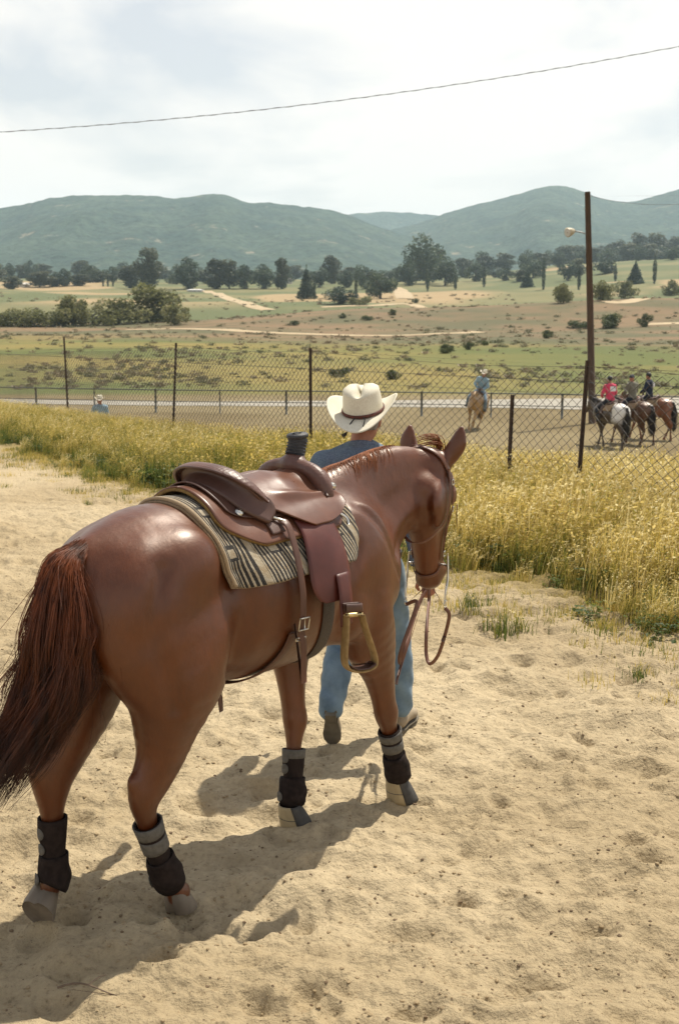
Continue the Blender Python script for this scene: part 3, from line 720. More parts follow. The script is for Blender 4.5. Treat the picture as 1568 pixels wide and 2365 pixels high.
def horse_sdf(vox, legs=MAIN_LEGS, poll=(1.885, -.03, 1.545), yaw=R(20), lean=R(6), hs=1.16, ears=True, hooves=MAIN_HOOF):
    S = SDF((-.48, -.52, -.03), (2.35, .52, 1.82), vox)
    # barrel, croup and loin
    S.loft([(-.14, 0, 1.24, .09, .12), (-.09, 0, 1.22, .165, .19), (-.01, 0, 1.20, .225, .255), (.12, 0, 1.19, .27, .305), (.30, 0, 1.175, .270, .322), (.50, 0, 1.14, .315, .345),
            (.70, 0, 1.13, .325, .345), (.90, 0, 1.14, .305, .345), (1.08, 0, 1.16, .265, .335), (1.24, 0, 1.14, .235, .29), (1.36, 0, 1.10, .20, .20)], k=.03, sub=5)
    S.loft([(.62, 0, 1.40, .10, .06), (.85, 0, 1.43, .085, .07), (1.04, 0, 1.465, .06, .075), (1.2, 0, 1.47, .06, .08)], k=.09)       # withers
    S.loft([(-.11, 0, 1.37, .05, .06), (.0, 0, 1.405, .10, .06), (.14, 0, 1.44, .14, .065), (.34, 0, 1.43, .12, .07)], k=.10)           # croup ridge
    for s in (-1, 1):
        S.ell((.045, s * .15, 1.18), (.225, .145, .265), k=.06)                                    # gluteals
        S.ell((.16, s * .20, 1.34), (.11, .085, .11), k=.08)                                      # point of hip
        S.loft([(-.05, s * .09, 1.35, .07, .07), (-.12, s * .115, 1.22, .075, .08), (-.115, s * .135, 1.08, .075, .085), (-.05, s * .15, .97, .07, .075)], k=.045)   # buttock
        S.ell((.20, s * .225, 1.02), (.155, .085, .20), k=.03)                                      # stifle, thigh
        S.ell((1.14, s * .18, 1.17), (.19, .095, .26), k=.08)                                    # shoulder blade
        S.ell((1.33, s * .13, 1.06), (.115, .105, .15), k=.04)                                    # point of shoulder
        S.ell((1.02, s * .20, 1.0), (.14, .10, .14), k=.035)                                       # triceps
    S.ell((1.36, 0, 1.02), (.10, .16, .15), k=.07)                                                # breast
    # neck
    pz = np.asarray(poll)
    S.loft([(1.12, 0, 1.20, .17, .27), (1.28, 0, 1.28, .125, .265), (1.44, .0, 1.355, .095, .225), (1.60, pz[1] * .5, 1.42, .08, .185), (pz[0] - .09, pz[1] * .9, pz[2] - .10, .075, .13)], k=.07)
    S.loft([(1.14, 0, 1.14, .20, .20), (1.30, 0, 1.17, .175, .165), (1.46, .0, 1.245, .14, .125), (1.62, pz[1] * .5, 1.325, .115, .10), (pz[0] - .09, pz[1] * .9, pz[2] - .16, .095, .075)], k=.06)
    S.loft([(1.16, 0, 1.475, .045, .06), (1.32, 0, 1.525, .04, .06), (1.5, 0, 1.565, .038, .05), (1.66, pz[1] * .6, 1.57, .04, .05), (pz[0] - .03, pz[1], pz[2] - .01, .05, .05)], k=.06)   # crest
    # head
    Q0, a, f, l = head_frame(poll, yaw, lean)
    Q = lambda A, Fd, Lf: Q0(A * .985, Fd * hs, Lf * hs * 1.12)
    def hp(A, Fd, Lf, r1, r2): return (*Q(A, Fd, Lf), r1 * hs * 1.14, r2 * hs)
    S.loft([hp(.02, -.06, 0, .075, .075), hp(.12, -.075, 0, .088, .09), hp(.22, -.085, 0, .075, .095), hp(.34, -.08, 0, .056, .078), hp(.46, -.07, 0, .05, .062), hp(.54, -.062, 0, .052, .055), hp(.575, -.06, 0, .045, .045)], side=l, k=.05)
    S.loft([hp(.10, -.15, 0, .06, .06), hp(.25, -.155, 0, .055, .05), hp(.40, -.125, 0, .042, .034), hp(.52, -.11, 0, .034, .03), hp(.565, -.098, 0, .03, .026)], side=l, k=.04)
    M = np.stack([a, l, f], 1)
    for s in (-1, 1):
        S.ell(Q(.185, -.15, s * .062), (.105, .034, .098), rot=M, k=.035)      # jowl
        S.ell(Q(.15, -.04, s * .078), (.04, .028, .026), rot=M, k=.03)         # brow
        S.ell(Q(.175, -.052, s * .088), (.021, .016, .019), rot=M, k=.012)     # eye
        S.loft([hp(.24, -.055, s * .068, .012, .012), hp(.34, -.06, s * .052, .011, .011)], side=l, k=.03, sub=1)   # cheek bone
        S.ell(Q(.535, -.03, s * .042), (.035, .02, .028), rot=M, k=.02)        # nostril wing
        if ears and vox < .02:
            S.ell(Q(.548, -.018, s * .056), (.013, .012, .012), rot=M, k=.008, op='sub')
    S.loft([hp(.575, -.095, -.028, .016, .016), hp(.585, -.10, 0, .018, .018), hp(.575, -.095, .028, .016, .016)], side=a, k=.02)   # lower lip
    if ears:
        for s in (-1, 1):
            b = Q(.0, -.035, s * .062); t = (0.0 if s > 0 else 1.0)
            tip = b - a * .165 + l * s * (.07 if s < 0 else .02) + f * .03
            mid = b * .5 + tip * .5 + l * s * .016
            S.loft([(*b, .034, .034), (*(b * .62 + mid * .38), .042, .03), (*mid, .042, .026), (*(mid * .45 + tip * .55), .028, .017), (*tip, .007, .006)], side=l, k=.02)
            if vox < .02:
                g = f * .026 + l * s * -.004
                S.loft([(*(b * .6 + mid * .4 + g), .024, .018), (*(mid + g), .026, .018), (*(mid * .4 + tip * .6 + g * .8), .014, .012)], side=l, k=.008, op='sub')
    for n, L in legs.items():
        S.loft(L, k=.045 if 'hind' in n else .045, sub=3)
        if 'hind' in n:      # point of hock and its tendon
            h = L[4]; g = L[2]; sg_ = 1 if L[0][1] > 0 else -1
            S.loft([(-.10, sg_ * .135, 1.08, .07, .08), (-.065, sg_ * .15, .97, .07, .08), (g[0] - .07, g[1], g[2] + .06, .06, .065), (g[0] - .045, g[1], g[2] - .05, .045, .05)], k=.05)
            S.loft([(g[0] - .07, g[1], g[2] - .02, .02, .02), (h[0] - .055, h[1], h[2] + .045, .017, .017), (h[0] - .084, h[1], h[2] + .01, .022, .025), (h[0] - .06, h[1], h[2] - .06, .016, .018)], k=.026)
        else:
            kx = L[5]
            S.ell((kx[0] + .008, kx[1], kx[2]), (.046, .046, .058), k=.02)
            S.ell((kx[0] - .038, kx[1], kx[2] + .02), (.016, .022, .026), k=.02)
        ft = L[9]
        S.ell((ft[0] - .028, ft[1], ft[2] - .005), (.022, .024, .03), k=.02)
    if vox < .02:       # shallow grooves between the muscles, drawn on the finished surface
        def groove(pts, w, k):
            P = S.snap(np.array(pts, float), w * .45); S.loft([(*p, w, w) for p in P], k=k, op='sub')
        for s in (-1, 1):
            groove([(-.02, s * .30, 1.36), (-.07, s * .32, 1.22), (-.065, s * .32, 1.08), (-.02, s * .30, .95), (.02, s * .27, .86)], .012, .06)
            groove([(1.13, s * .2, 1.43), (1.25, s * .26, 1.32), (1.35, s * .26, 1.20), (1.42, s * .2, 1.08)], .014, .045)
            groove([(.33, s * .36, 1.30), (.355, s * .36, 1.15), (.36, s * .36, 1.02), (.35, s * .34, .92)], .016, .09)
            groove([(1.02, s * .36, 1.30), (.95, s * .36, 1.12), (.93, s * .34, .98)], .016, .06)
            groove([(1.44, s * .22, 1.20), (1.58, s * .2, 1.27), (1.70, s * .18, 1.31)], .014, .05)
    return S, (Q, a, f, l)

def hoof_mesh(n=20):
    """hoof: flared truncated cone, toe forward, sole at z=0, with the frog grooves on the sole"""
    V = []; ang = np.linspace(0, 2 * math.pi, n, endpoint=False)
    prof = [(0.0, .062), (.012, .062), (.045, .054), (.075, .046), (.085, .038)]
    for z, r in prof:
        fx = np.cos(ang); y = np.sin(ang) * .92
        x = np.where(fx > 0, fx * 1.18, fx * .86) * r
        x = x - z * .38 + .0
        notch = np.exp(-((np.abs(ang - math.pi)) / .22) ** 2) * .014
        V.append(np.stack([x + notch, y * r, np.full(n, z)], 1))
    V = np.vstack(V); F = grid_faces(len(prof), n, True)[:, ::-1]
    mb = MB(); mb.add(V, F[:, ::-1])
    rim = V[:n].copy()
    ins = rim * [.80, .80, 1] + [0, 0, .010]
    ins2 = rim * [.35, .35, 1] + [-.005, 0, .004]
    W = np.vstack([rim, ins, ins2, [[-.005, 0, .004]]])
    G = [[i, (i + 1) % n, n + (i + 1) % n, n + i] for i in range(n)] + [[n + i, n + (i + 1) % n, 2 * n + (i + 1) % n, 2 * n + i] for i in range(n)]
    G += [[2 * n + i, 2 * n + (i + 1) % n, 3 * n, 3 * n] for i in range(n)]
    mb.add(W, G)
    return mb.mesh('hoof')

def coat_material(name, dark, light, leg=None, rough=.43):
    m, nt, b = new_mat(name)
    no = noise_node(nt, 3.2, 7, .62)
    r = ramp_node(nt, no.outputs['Fac'], [(.3, dark), (.7, light)])
    fine = noise_node(nt, 60, 3, stretch=(.5, 1, .35))
    mx = nt.nodes.new('ShaderNodeMix'); mx.data_type = 'RGBA'; mx.blend_type = 'MULTIPLY'; mx.inputs['Factor'].default_value = .55
    fr = ramp_node(nt, fine.outputs['Fac'], [(.25, (.70, .66, .62)), (.75, (1.15, 1.12, 1.1))])
    nt.links.new(r.outputs['Color'], mx.inputs['A']); nt.links.new(fr.outputs['Color'], mx.inputs['B'])
    nt.links.new(mx.outputs['Result'], b.inputs['Base Color'])
    rn = noise_node(nt, 13, 6, .65, stretch=(1, 1, .5)); mr = nt.nodes.new('ShaderNodeMapRange')
    mr.inputs['From Min'].default_value = .3; mr.inputs['From Max'].default_value = .7
    mr.inputs['To Min'].default_value = rough - .08; mr.inputs['To Max'].default_value = rough + .16
    nt.links.new(rn.outputs['Fac'], mr.inputs['Value']); nt.links.new(mr.outputs['Result'], b.inputs['Roughness'])
    b.inputs['Specular IOR Level'].default_value = .40
    b.inputs['Specular Tint'].default_value = (1.0, .74, .56, 1)
    b.inputs['Coat Weight'].default_value = .65; b.inputs['Coat Roughness'].default_value = .37; b.inputs['Coat IOR'].default_value = 1.5
    b1 = noise_node(nt, 230, 3, stretch=(.22, 1, .22)); bp = bump_from(nt, b, b1.outputs['Fac'], .30, .003)
    b2 = noise_node(nt, 42, 5, .65, stretch=(1, 1, .45)); bq = bump_from(nt, b, b2.outputs['Fac'], .28, .008, prev=bp)
    b3 = noise_node(nt, 9, 3); bump_from(nt, b, b3.outputs['Fac'], .14, .02, prev=bq)
    return m

def strands(roots, paths, w0, w1, mat_, name, parent, seg=14, n=3, **k):
    """hair: paths (m, seg, 3) as thin tapering tubes"""
    mb = MB()
    for P, a in zip(paths, np.broadcast_to(np.asarray(w0, float), (len(paths),))):
        t = np.linspace(0, 1, len(P))
        mb.tube(P, a * (1 - t) ** .7 + w1 * t, n=n, caps=False, up=(.3, 1, .2))
    return mb.build(name, mat_, parent, **k)

HTH = R(40)
HORSE_LOC = (-.80, 4.25, 0.0)
HORSE_RZ = math.pi / 2 - HTH
coat = coat_material('chestnut coat', (.060, .0135, .0020), (.116, .0275, .0036))
hair_m = mat('chestnut hair', (.11, .032, .010), (.26, .085, .026), scale=30, rough=.6, stretch=(1, 1, .15), spec=.2)
tail_m = mat('chestnut tail hair', (.028, .009, .004), (.19, .052, .014), scale=16, rough=.42, stretch=(1.6, 1.6, .25), spec=.35)
hoof_m = mat('hoof horn', (.10, .08, .058), (.20, .16, .115), scale=14, rough=.6, stretch=(1, 1, .2), bump=.2)

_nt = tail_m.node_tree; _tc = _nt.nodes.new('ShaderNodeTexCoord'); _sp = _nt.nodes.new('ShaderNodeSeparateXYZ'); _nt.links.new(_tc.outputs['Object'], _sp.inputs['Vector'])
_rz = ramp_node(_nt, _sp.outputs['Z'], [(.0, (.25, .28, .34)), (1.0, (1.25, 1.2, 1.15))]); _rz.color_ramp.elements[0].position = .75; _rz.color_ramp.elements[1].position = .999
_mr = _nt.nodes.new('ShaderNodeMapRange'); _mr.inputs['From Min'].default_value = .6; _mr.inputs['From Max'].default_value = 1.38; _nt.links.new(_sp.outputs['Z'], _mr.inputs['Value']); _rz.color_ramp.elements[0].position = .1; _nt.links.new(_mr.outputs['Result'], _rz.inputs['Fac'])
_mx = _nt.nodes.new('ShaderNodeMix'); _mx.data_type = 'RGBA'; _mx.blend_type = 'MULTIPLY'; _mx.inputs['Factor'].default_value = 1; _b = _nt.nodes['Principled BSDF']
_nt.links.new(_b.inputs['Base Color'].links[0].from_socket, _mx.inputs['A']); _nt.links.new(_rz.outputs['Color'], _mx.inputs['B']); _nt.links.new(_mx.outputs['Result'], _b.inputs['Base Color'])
horse = empty('horse', HORSE_LOC, HORSE_RZ, label='big chestnut horse with western saddle, walking away in the foreground', cat='horse')
HS, HEAD = horse_sdf(.0105)
body = link('body', HS.mesh('horse body', 3), coat, horse)
hm = hoof_mesh()
for nm in ('hind_right', 'hind_left'):
    (p, pit, yw) = MAIN_HOOF[nm]
    o = link('hoof', hm, hoof_m, horse)
    o.location = (p[0] - .012, p[1], .0) if nm == 'hind_right' else (-.288, .145, .068)
    if nm == 'hind_left': o.scale = (1.12, 1.12, 1.12)
    o.rotation_euler = (0, R(pit), R(yw))

# tail
def build_tail():
    rg = np.random.default_rng(3)
    dock = crom([(-.10, 0, 1.435), (-.15, 0, 1.425), (-.195, .0, 1.37), (-.215, 0, 1.28), (-.225, .0, 1.18)], 8)
    guide = np.array([(-.205, -.01, 1.34), (-.245, -.03, 1.14), (-.31, -.03, .95), (-.45, -.02, .77), (-.64, -.01, .55)])
    paths = []; W = []
    for lock in range(260):       # hair hangs in locks that share a path
        u0 = rg.random() ** .8; th = rg.uniform(0, 2 * math.pi); rr = math.sqrt(rg.random())
        off = np.array([math.cos(th) * .9, math.sin(th), 0]) * rr
        Ll = rg.uniform(.70, 1.0) if rg.random() < .8 else rg.uniform(.42, .7)
        wav = np.vstack([[0, 0, 0], rg.normal(size=(4, 3))]) * [.026, .024, .012]; tightn = rg.uniform(.004, .011)
        for j in range(rg.integers(12, 30)):
            u = np.clip(u0 + rg.normal() * .06, 0, 1); p0 = dock[int(u * (len(dock) - 1))] + off * .028 + rg.normal(size=3) * .005
            wid = np.array([.066, .105, .12, .11, .075])[:, None] * off
            lift = np.array([(-.04, 0, .03), (-.045, 0, .03), (-.04, 0, 0), (-.02, 0, 0), (0, 0, 0)]) * (1 - u)
            G = guide + wid + lift + wav + rg.normal(size=3) * tightn * np.linspace(.8, 1.6, 5)[:, None] + rg.normal(size=(5, 3)) * .004
            pts = np.vstack([p0, G[(guide[:, 2] < p0[2] - .04)]])
            if len(pts) < 3: continue
            C = crom(pts, 5); m = max(6, int(len(C) * Ll * rg.uniform(.85, 1.0))); C = C[:m]
            if rg.random() < .03: C = C + np.linspace(0, 1, m)[:, None] ** 2 * rg.normal(size=3) * [.10, .06, .04]
            paths.append(C); W.append(rg.uniform(.0008, .0016))
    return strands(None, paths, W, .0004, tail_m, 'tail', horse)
build_tail()
# mane: short hair along the crest falling to the far (left) side, and the forelock
def build_mane():
    rg = np.random.default_rng(5)
    crest = crom([(1.10, 0, 1.535), (1.30, 0, 1.585), (1.5, 0, 1.615), (1.66, .018, 1.615), (1.80, .03, 1.58)], 40)
    paths = []; W = []
    for i in range(2600):
        p = crest[rg.integers(0, len(crest))] + rg.normal(size=3) * [.004, .010, .0] + [0, .012, 0]
        p = HS.snap(p[None], -.004)[0]
        Ln = rg.uniform(.05, .12); t = np.linspace(0, 1, 7)[:, None]
        sd = 1 if rg.random() < .76 else -.45
        dirn = np.array([rg.normal() * .3 - .6, sd * rg.uniform(.3, .9), .0])
        C = p + dirn * Ln * t * .9 + np.array([0, 0, 1]) * (.007 * np.sin(t * 2.2) - .10 * t ** 2 * Ln / .12)
        d = HS.sample(C); C[1:] += HS.grad(C)[1:] * np.clip(.006 - d[1:], 0, .05)[:, None]
        paths.append(C); W.append(rg.uniform(.0012, .0024))
    Q, a, f, l = HEAD
    for i in range(46):       # forelock lifted by the wind, curling back over the poll
        p = Q(-.005, -.02 + rg.normal() * .008, -.022 + rg.normal() * .010)
        t = np.linspace(0, 1, 10)[:, None]; cl = rg.normal() * .3
        hgt = rg.uniform(.075, .13)
        C = p + (-a) * hgt * np.sin(t * 1.9) + (-f * .09 * t ** 2 + f * .03 * np.sin(t * 3.1)) + l * (-.025 * np.sin(t * 2.2) * (1 + cl) + .012 * cl + .085 * t ** 2.2)
        paths.append(C); W.append(rg.uniform(.0016, .003))
    return strands(None, paths, W, .0005, hair_m, 'mane', horse)
build_mane()
# ------------------------------------------------------------------ tack: everything below is laid on the horse's own surface
class Drape:
    """table of the body surface seen from an axis inside the barrel: x along, angle round; addressed by (x, arc length from the spine)"""
    def __init__(s, S, x0=-.1, x1=1.42, nx=153, zc=1.14):
        s.x = np.linspace(x0, x1, nx); s.ph = np.linspace(R(-175), R(175), 351); s.zc = zc
        rr = np.linspace(.02, .62, 241)
        X = s.x[:, None, None]; ph = s.ph[None, :, None]; r = rr[None, None, :]
        P = np.stack(np.broadcast_arrays(X + 0 * r * ph, -r * np.sin(ph) + 0 * X, zc + r * np.cos(ph) + 0 * X), -1)   # positive angle = right side
        d = S.sample(P); out = d > 0
        first = np.argmax(out, -1); first = np.clip(first, 1, len(rr) - 1)
        ii, jj = np.meshgrid(np.arange(nx), np.arange(len(s.ph)), indexing='ij')
        d0 = d[ii, jj, first - 1]; d1 = d[ii, jj, first]; t = np.clip(d0 / (d0 - d1 + 1e-9), 0, 1)
        s.r = rr[first - 1] + t * (rr[1] - rr[0])
        s.r = (np.roll(s.r, 1, 0) + s.r * 2 + np.roll(s.r, -1, 0)) / 4
        P0 = np.stack([0 * s.r, -s.r * np.sin(s.ph), s.r * np.cos(s.ph)], -1)
        ds = np.linalg.norm(np.diff(P0, axis=1), axis=-1)
        s.arc = np.concatenate([np.zeros((nx, 1)), np.cumsum(ds, 1)], 1); s.arc -= s.arc[:, 175:176]
    def phi(s, x, a):
        """arc length a -> angle"""
        x = np.asarray(x, float); a = np.asarray(a, float); sh = np.broadcast(x, a).shape
        xf = np.clip((np.broadcast_to(x, sh).ravel() - s.x[0]) / (s.x[1] - s.x[0]), 0, len(s.x) - 1.001); i = xf.astype(int); f = xf - i
        af = np.broadcast_to(a, sh).ravel(); out = np.empty(len(af))
        for k in range(len(af)):
            row = s.arc[i[k]] * (1 - f[k]) + s.arc[i[k] + 1] * f[k]
            out[k] = np.interp(af[k], row, s.ph)
        return out.reshape(sh)
    def rad(s, x, ph):
        xf = np.clip((x - s.x[0]) / (s.x[1] - s.x[0]), 0, len(s.x) - 1.001); i = xf.astype(int); f = xf - i
        pf = np.clip((ph - s.ph[0]) / (s.ph[1] - s.ph[0]), 0, len(s.ph) - 1.001); j = pf.astype(int); g = pf - j
        return (s.r[i, j] * (1 - f) * (1 - g) + s.r[i + 1, j] * f * (1 - g) + s.r[i, j + 1] * (1 - f) * g + s.r[i + 1, j + 1] * f * g)
    def at(s, x, a, off=0.0):
        x, a = np.broadcast_arrays(np.asarray(x, float), np.asarray(a, float))
        ph = s.phi(x, a)
        def pos(x, ph): r = s.rad(x, ph); return np.stack([x, -r * np.sin(ph), s.zc + r * np.cos(ph)], -1)
        p = pos(x, ph); e = .012
        tx = pos(x + e, ph) - pos(x - e, ph); tp = pos(x, ph + .03) - pos(x, ph - .03)
        n = np.cross(tx, tp); n /= np.linalg.norm(n, axis=-1, keepdims=True) + 1e-9
        rad = np.stack([0 * x, -np.sin(ph), np.cos(ph)], -1)
        n *= np.sign((n * rad).sum(-1, keepdims=True))
        return p + n * np.asarray(off)[..., None]
DR = Drape(HS)

def sheet(name, m, parent, x_lo, x_hi, a0, a1, off, nu=40, nv=40, thick=.004, round_=0.0, both=False, uvscale=1.0, **k):
    """leather or cloth laid over the horse: rows run from arc length a0 to a1, each row from x_lo(a) to x_hi(a); off(x, a) lifts it"""
    A = np.linspace(a0, a1, nv)
    X = np.stack([np.linspace(x_lo(a), x_hi(a), nu) for a in A])          # nv, nu
    AA = np.repeat(A[:, None], nu, 1)
    O = off(X, AA) if callable(off) else np.full(X.shape, off)
    P = DR.at(X, AA, O)
    me = mesh_np(name, P.reshape(-1, 3), grid_faces(nv, nu))
    uv = me.uv_layers.new(name='UVMap'); li = np.empty(len(me.loops), np.int32); me.loops.foreach_get('vertex_index', li)
    UV = np.stack([X.ravel(), AA.ravel()], 1) * uvscale
    uv.data.foreach_set('uv', UV[li].astype(np.float32).ravel())
    o = link(name, me, m, parent, **k)
    # outward normals
    n0 = me.polygons[len(me.polygons) // 2].normal; c0 = me.polygons[len(me.polygons) // 2].center
    if (n0.y * c0.y + n0.z * (c0.z - 1.14)) < 0: me.flip_normals()
    if thick:
        so = o.modifiers.new('thickness', 'SOLIDIFY'); so.thickness = thick; so.offset = -1 if thick > 0 else 1
    return o
def strap(name, m, parent, pts, width, thick=.004, off=.004, sub=6, snap=True, S=None, **k):
    P = crom(np.asarray(pts, float), sub); S = S or HS
    if snap == 'out': P = P + S.grad(P) * np.clip(off - S.sample(P), 0, .06)[:, None]
    elif snap: P = S.snap(P, off)
    N = S.grad(P)
    mb = MB(); mb.tube(P, 1.0, n=8, flat=(width / 2, thick / 2), up=N)
    return mb.build(name, m, parent, **k)

# ---- leather materials
def leather(name, c1, c2, rough=.38, stamp=False, uvs=1.0):
    m, nt, b = new_mat(name)
    no = noise_node(nt, 7, 6); r = ramp_node(nt, no.outputs['Fac'], [(.28, c1), (.72, c2)])
    nt.links.new(r.outputs['Color'], b.inputs['Base Color'])
    rn = noise_node(nt, 22, 5); mr = nt.nodes.new('ShaderNodeMapRange'); mr.inputs['To Min'].default_value = rough - .1; mr.inputs['To Max'].default_value = rough + .14
    nt.links.new(rn.outputs['Fac'], mr.inputs['Value']); nt.links.new(mr.outputs['Result'], b.inputs['Roughness'])
    g = noise_node(nt, 260, 2); bp = bump_from(nt, b, g.outputs['Fac'], .25, .0015)
    if stamp:      # basket-weave tooling
        tc = nt.nodes.new('ShaderNodeTexCoord'); ck = nt.nodes.new('ShaderNodeTexVoronoi'); ck.inputs['Scale'].default_value = 75; ck.inputs['Randomness'].default_value = .25
        nt.links.new(tc.outputs['Object'], ck.inputs['Vector']); bump_from(nt, b, ck.outputs['Distance'], .4, .003, prev=bp)
    return m
L_brown = leather('saddle leather', (.095, .037, .021), (.165, .068, .038), .30)
L_dark = leather('dark saddle leather', (.055, .026, .019), (.095, .044, .03), .42)
L_stamp = leather('basket stamped leather', (.075, .033, .024), (.125, .058, .042), .42, stamp=True)
L_red = leather('oxblood fender leather', (.058, .0095, .0055), (.110, .021, .011), .44)
L_strap = leather('strap leather', (.07, .028, .017), (.13, .055, .033), .48)
L_bridle = leather('bridle leather', (.095, .035, .019), (.17, .068, .036), .42)
wrap_m = mat('black rubber horn wrap', (.018, .018, .02), (.04, .04, .044), scale=60, rough=.62, bump=.5, bscale=120, bdist=.002)
metal_m = mat('worn steel', (.52, .50, .46), (.70, .67, .60), scale=60, rough=.28, metal=1.0)
brass_m = mat('brass', (.55, .42, .2), (.7, .55, .3), scale=50, rough=.3, metal=1.0)
fleece_m = mat('skirt fleece lining', (.16, .095, .03), (.27, .165, .05), scale=80, rough=.95, bump=.8, bdist=.006)
raw_m = mat('rawhide', (.20, .125, .042), (.33, .22, .09), scale=35, rough=.6, bump=.5, bscale=130, bdist=.002)
felt_m = mat('wool felt edge', (.20, .13, .07), (.32, .22, .12), scale=90, rough=.95, bump=.9, bdist=.006, sheen=.2)

# ---- saddle blanket: striped weave, steps of cream, tan and charcoal
def blanket_material():
    m, nt, b = new_mat('striped wool weave'); N = nt.nodes; K = nt.links
    uv = N.new('ShaderNodeUVMap'); sp = N.new('ShaderNodeSeparateXYZ'); K.new(uv.outputs['UV'], sp.inputs['Vector'])
    def mth(op, a, bb=None):
        n = N.new('ShaderNodeMath'); n.operation = op
        for i, v in enumerate((a, bb)):
            if v is None: continue
            if isinstance(v, (int, float)): n.inputs[i].default_value = v
            else: K.new(v, n.inputs[i])
        return n.outputs['Value']
    jit = noise_node(nt, 160, 2, coord='UV'); jj = mth('MULTIPLY', mth('SUBTRACT', jit.outputs['Fac'], .5), .003)
    x = mth('ADD', sp.outputs['X'], jj); a = mth('ADD', mth('ABSOLUTE', sp.outputs['Y']), mth('MULTIPLY', jj, 1.6))
    # runs across x: fine stripes
    fr6 = mth('FRACT', mth('ADD', mth('MULTIPLY', x, 5.2), .30))
    fine = mth('LESS_THAN', mth('FRACT', mth('MULTIPLY', x, 58.0)), .60)
    block = mth('LESS_THAN', fr6, .15)                                                         # plain light bands
    broad = mth('GREATER_THAN', fr6, .93)                                                      # dark bands
    inx = mth('MULTIPLY', mth('GREATER_THAN', fr6, .50), mth('LESS_THAN', fr6, .70))
    fa = mth('FRACT', mth('ADD', mth('MULTIPLY', a, 6.0), .30))
    steps = mth('MULTIPLY', mth('MULTIPLY', mth('GREATER_THAN', fa, .08), mth('LESS_THAN', fa, .24)), inx)
    st2 = mth('MULTIPLY', mth('LESS_THAN', fa, .30), mth('MULTIPLY', mth('GREATER_THAN', fr6, .46), mth('LESS_THAN', fr6, .74)))
    dk = mth('MAXIMUM', mth('MULTIPLY', fine, mth('SUBTRACT', 1.0, block)), broad)
    dk = mth('MULTIPLY', mth('MAXIMUM', dk, st2), mth('SUBTRACT', 1.0, steps))
    cr = N.new('ShaderNodeMix'); cr.data_type = 'RGBA'; cr.inputs['B'].default_value = (.016, .015, .016, 1)
    tn = noise_node(nt, 30, 2, coord='UV'); tr_ = ramp_node(nt, tn.outputs['Fac'], [(.35, (.34, .26, .16)), (.6, (.44, .38, .28))])
    K.new(tr_.outputs['Color'], cr.inputs['A']); K.new(mth('MULTIPLY', dk, .96), cr.inputs['Factor'])
    c3 = cr
    c4 = N.new('ShaderNodeMix'); c4.data_type = 'RGBA'; c4.inputs['B'].default_value = (.36, .27, .17, 1); K.new(c3.outputs['Result'], c4.inputs['A'])
    K.new(mth('LESS_THAN', x, .016), c4.inputs['Factor'])
    K.new(c4.outputs['Result'], b.inputs['Base Color'])
    b.inputs['Roughness'].default_value = .95; b.inputs['Sheen Weight'].default_value = .15; b.inputs['Specular IOR Level'].default_value = .2
    wv = noise_node(nt, 420, 2, coord='UV', stretch=(1, .35, 1)); bump_from(nt, b, wv.outputs['Fac'], .9, .006)
    return m
blanket = empty('saddle_blanket', HORSE_LOC, HORSE_RZ, label='striped cream, black and tan woven saddle blanket under the saddle', cat='blanket')
BX0, BX1, BA = .222, 1.065, .435
bl_lo = lambda a: BX0 + .09 * (abs(a) / BA) ** 1.6
bl_hi = lambda a: BX1 - .05 * (abs(a) / BA) ** 2
def bl_off(X, A): return .022 + .003 * np.sin(X * 31 + A * 9) * np.clip(np.abs(A) / .4, 0, 1) + .012 * np.clip((np.abs(A) - .3) / .1, 0, 1)
bw = sheet('weave', blanket_material(), blanket, bl_lo, bl_hi, -BA, BA, bl_off, nu=90, nv=110, thick=.012)
uvl = bw.data.uv_layers[0].data
_u = np.empty(len(uvl) * 2, np.float32); uvl.foreach_get('uv', _u); _u = _u.reshape(-1, 2)
_u[:, 0] -= BX0 + .09 * (np.abs(_u[:, 1]) / BA) ** 1.6; uvl.foreach_set('uv', _u.ravel())
sheet('felt_lining', felt_m, blanket, lambda a: bl_lo(a) - .004, lambda a: bl_hi(a) + .010, -BA - .004, BA + .004, lambda X, A: bl_off(X, A) - .014, nu=60, nv=90, thick=.010)

# ---- saddle
saddle = empty('western_saddle', HORSE_LOC, HORSE_RZ, label='brown leather western saddle with stamped cantle and black-wrapped horn on the chestnut horse', cat='saddle')
def skirt_lo(a):
    t = abs(a) / .30
    return .30 + .02 * t + .17 * max(0, (t - .55) / .45) ** 2.2
def skirt_hi(a):
    t = abs(a) / .30
    return 1.03 - .10 * max(0, (t - .6) / .4) ** 2
for sd in (1, -1):
    sheet('fleece', fleece_m, saddle, lambda a: skirt_lo(a) - .002, lambda a: skirt_hi(a) + .002, 0, sd * .303, lambda X, A: .036 + .014 * np.exp(-(A / .1) ** 2), nu=50, nv=30, thick=.012)
    sheet('skirt', L_brown, saddle, skirt_lo, skirt_hi, 0, sd * .30, lambda X, A: .042 + .014 * np.exp(-(A / .1) ** 2), nu=50, nv=30, thick=.006)
    # rear jockey behind the cantle
    sheet('rear_jockey', L_dark, saddle, lambda a: .345 + .05 * (abs(a) / .21) ** 2.5 + .18 * max(0, (abs(a) / .21 - .75) / .25) ** 2, lambda a: .68, 0, sd * .21, lambda X, A: .052 + .02 * np.exp(-(A / .1) ** 2), nu=36, nv=22, thick=.005)
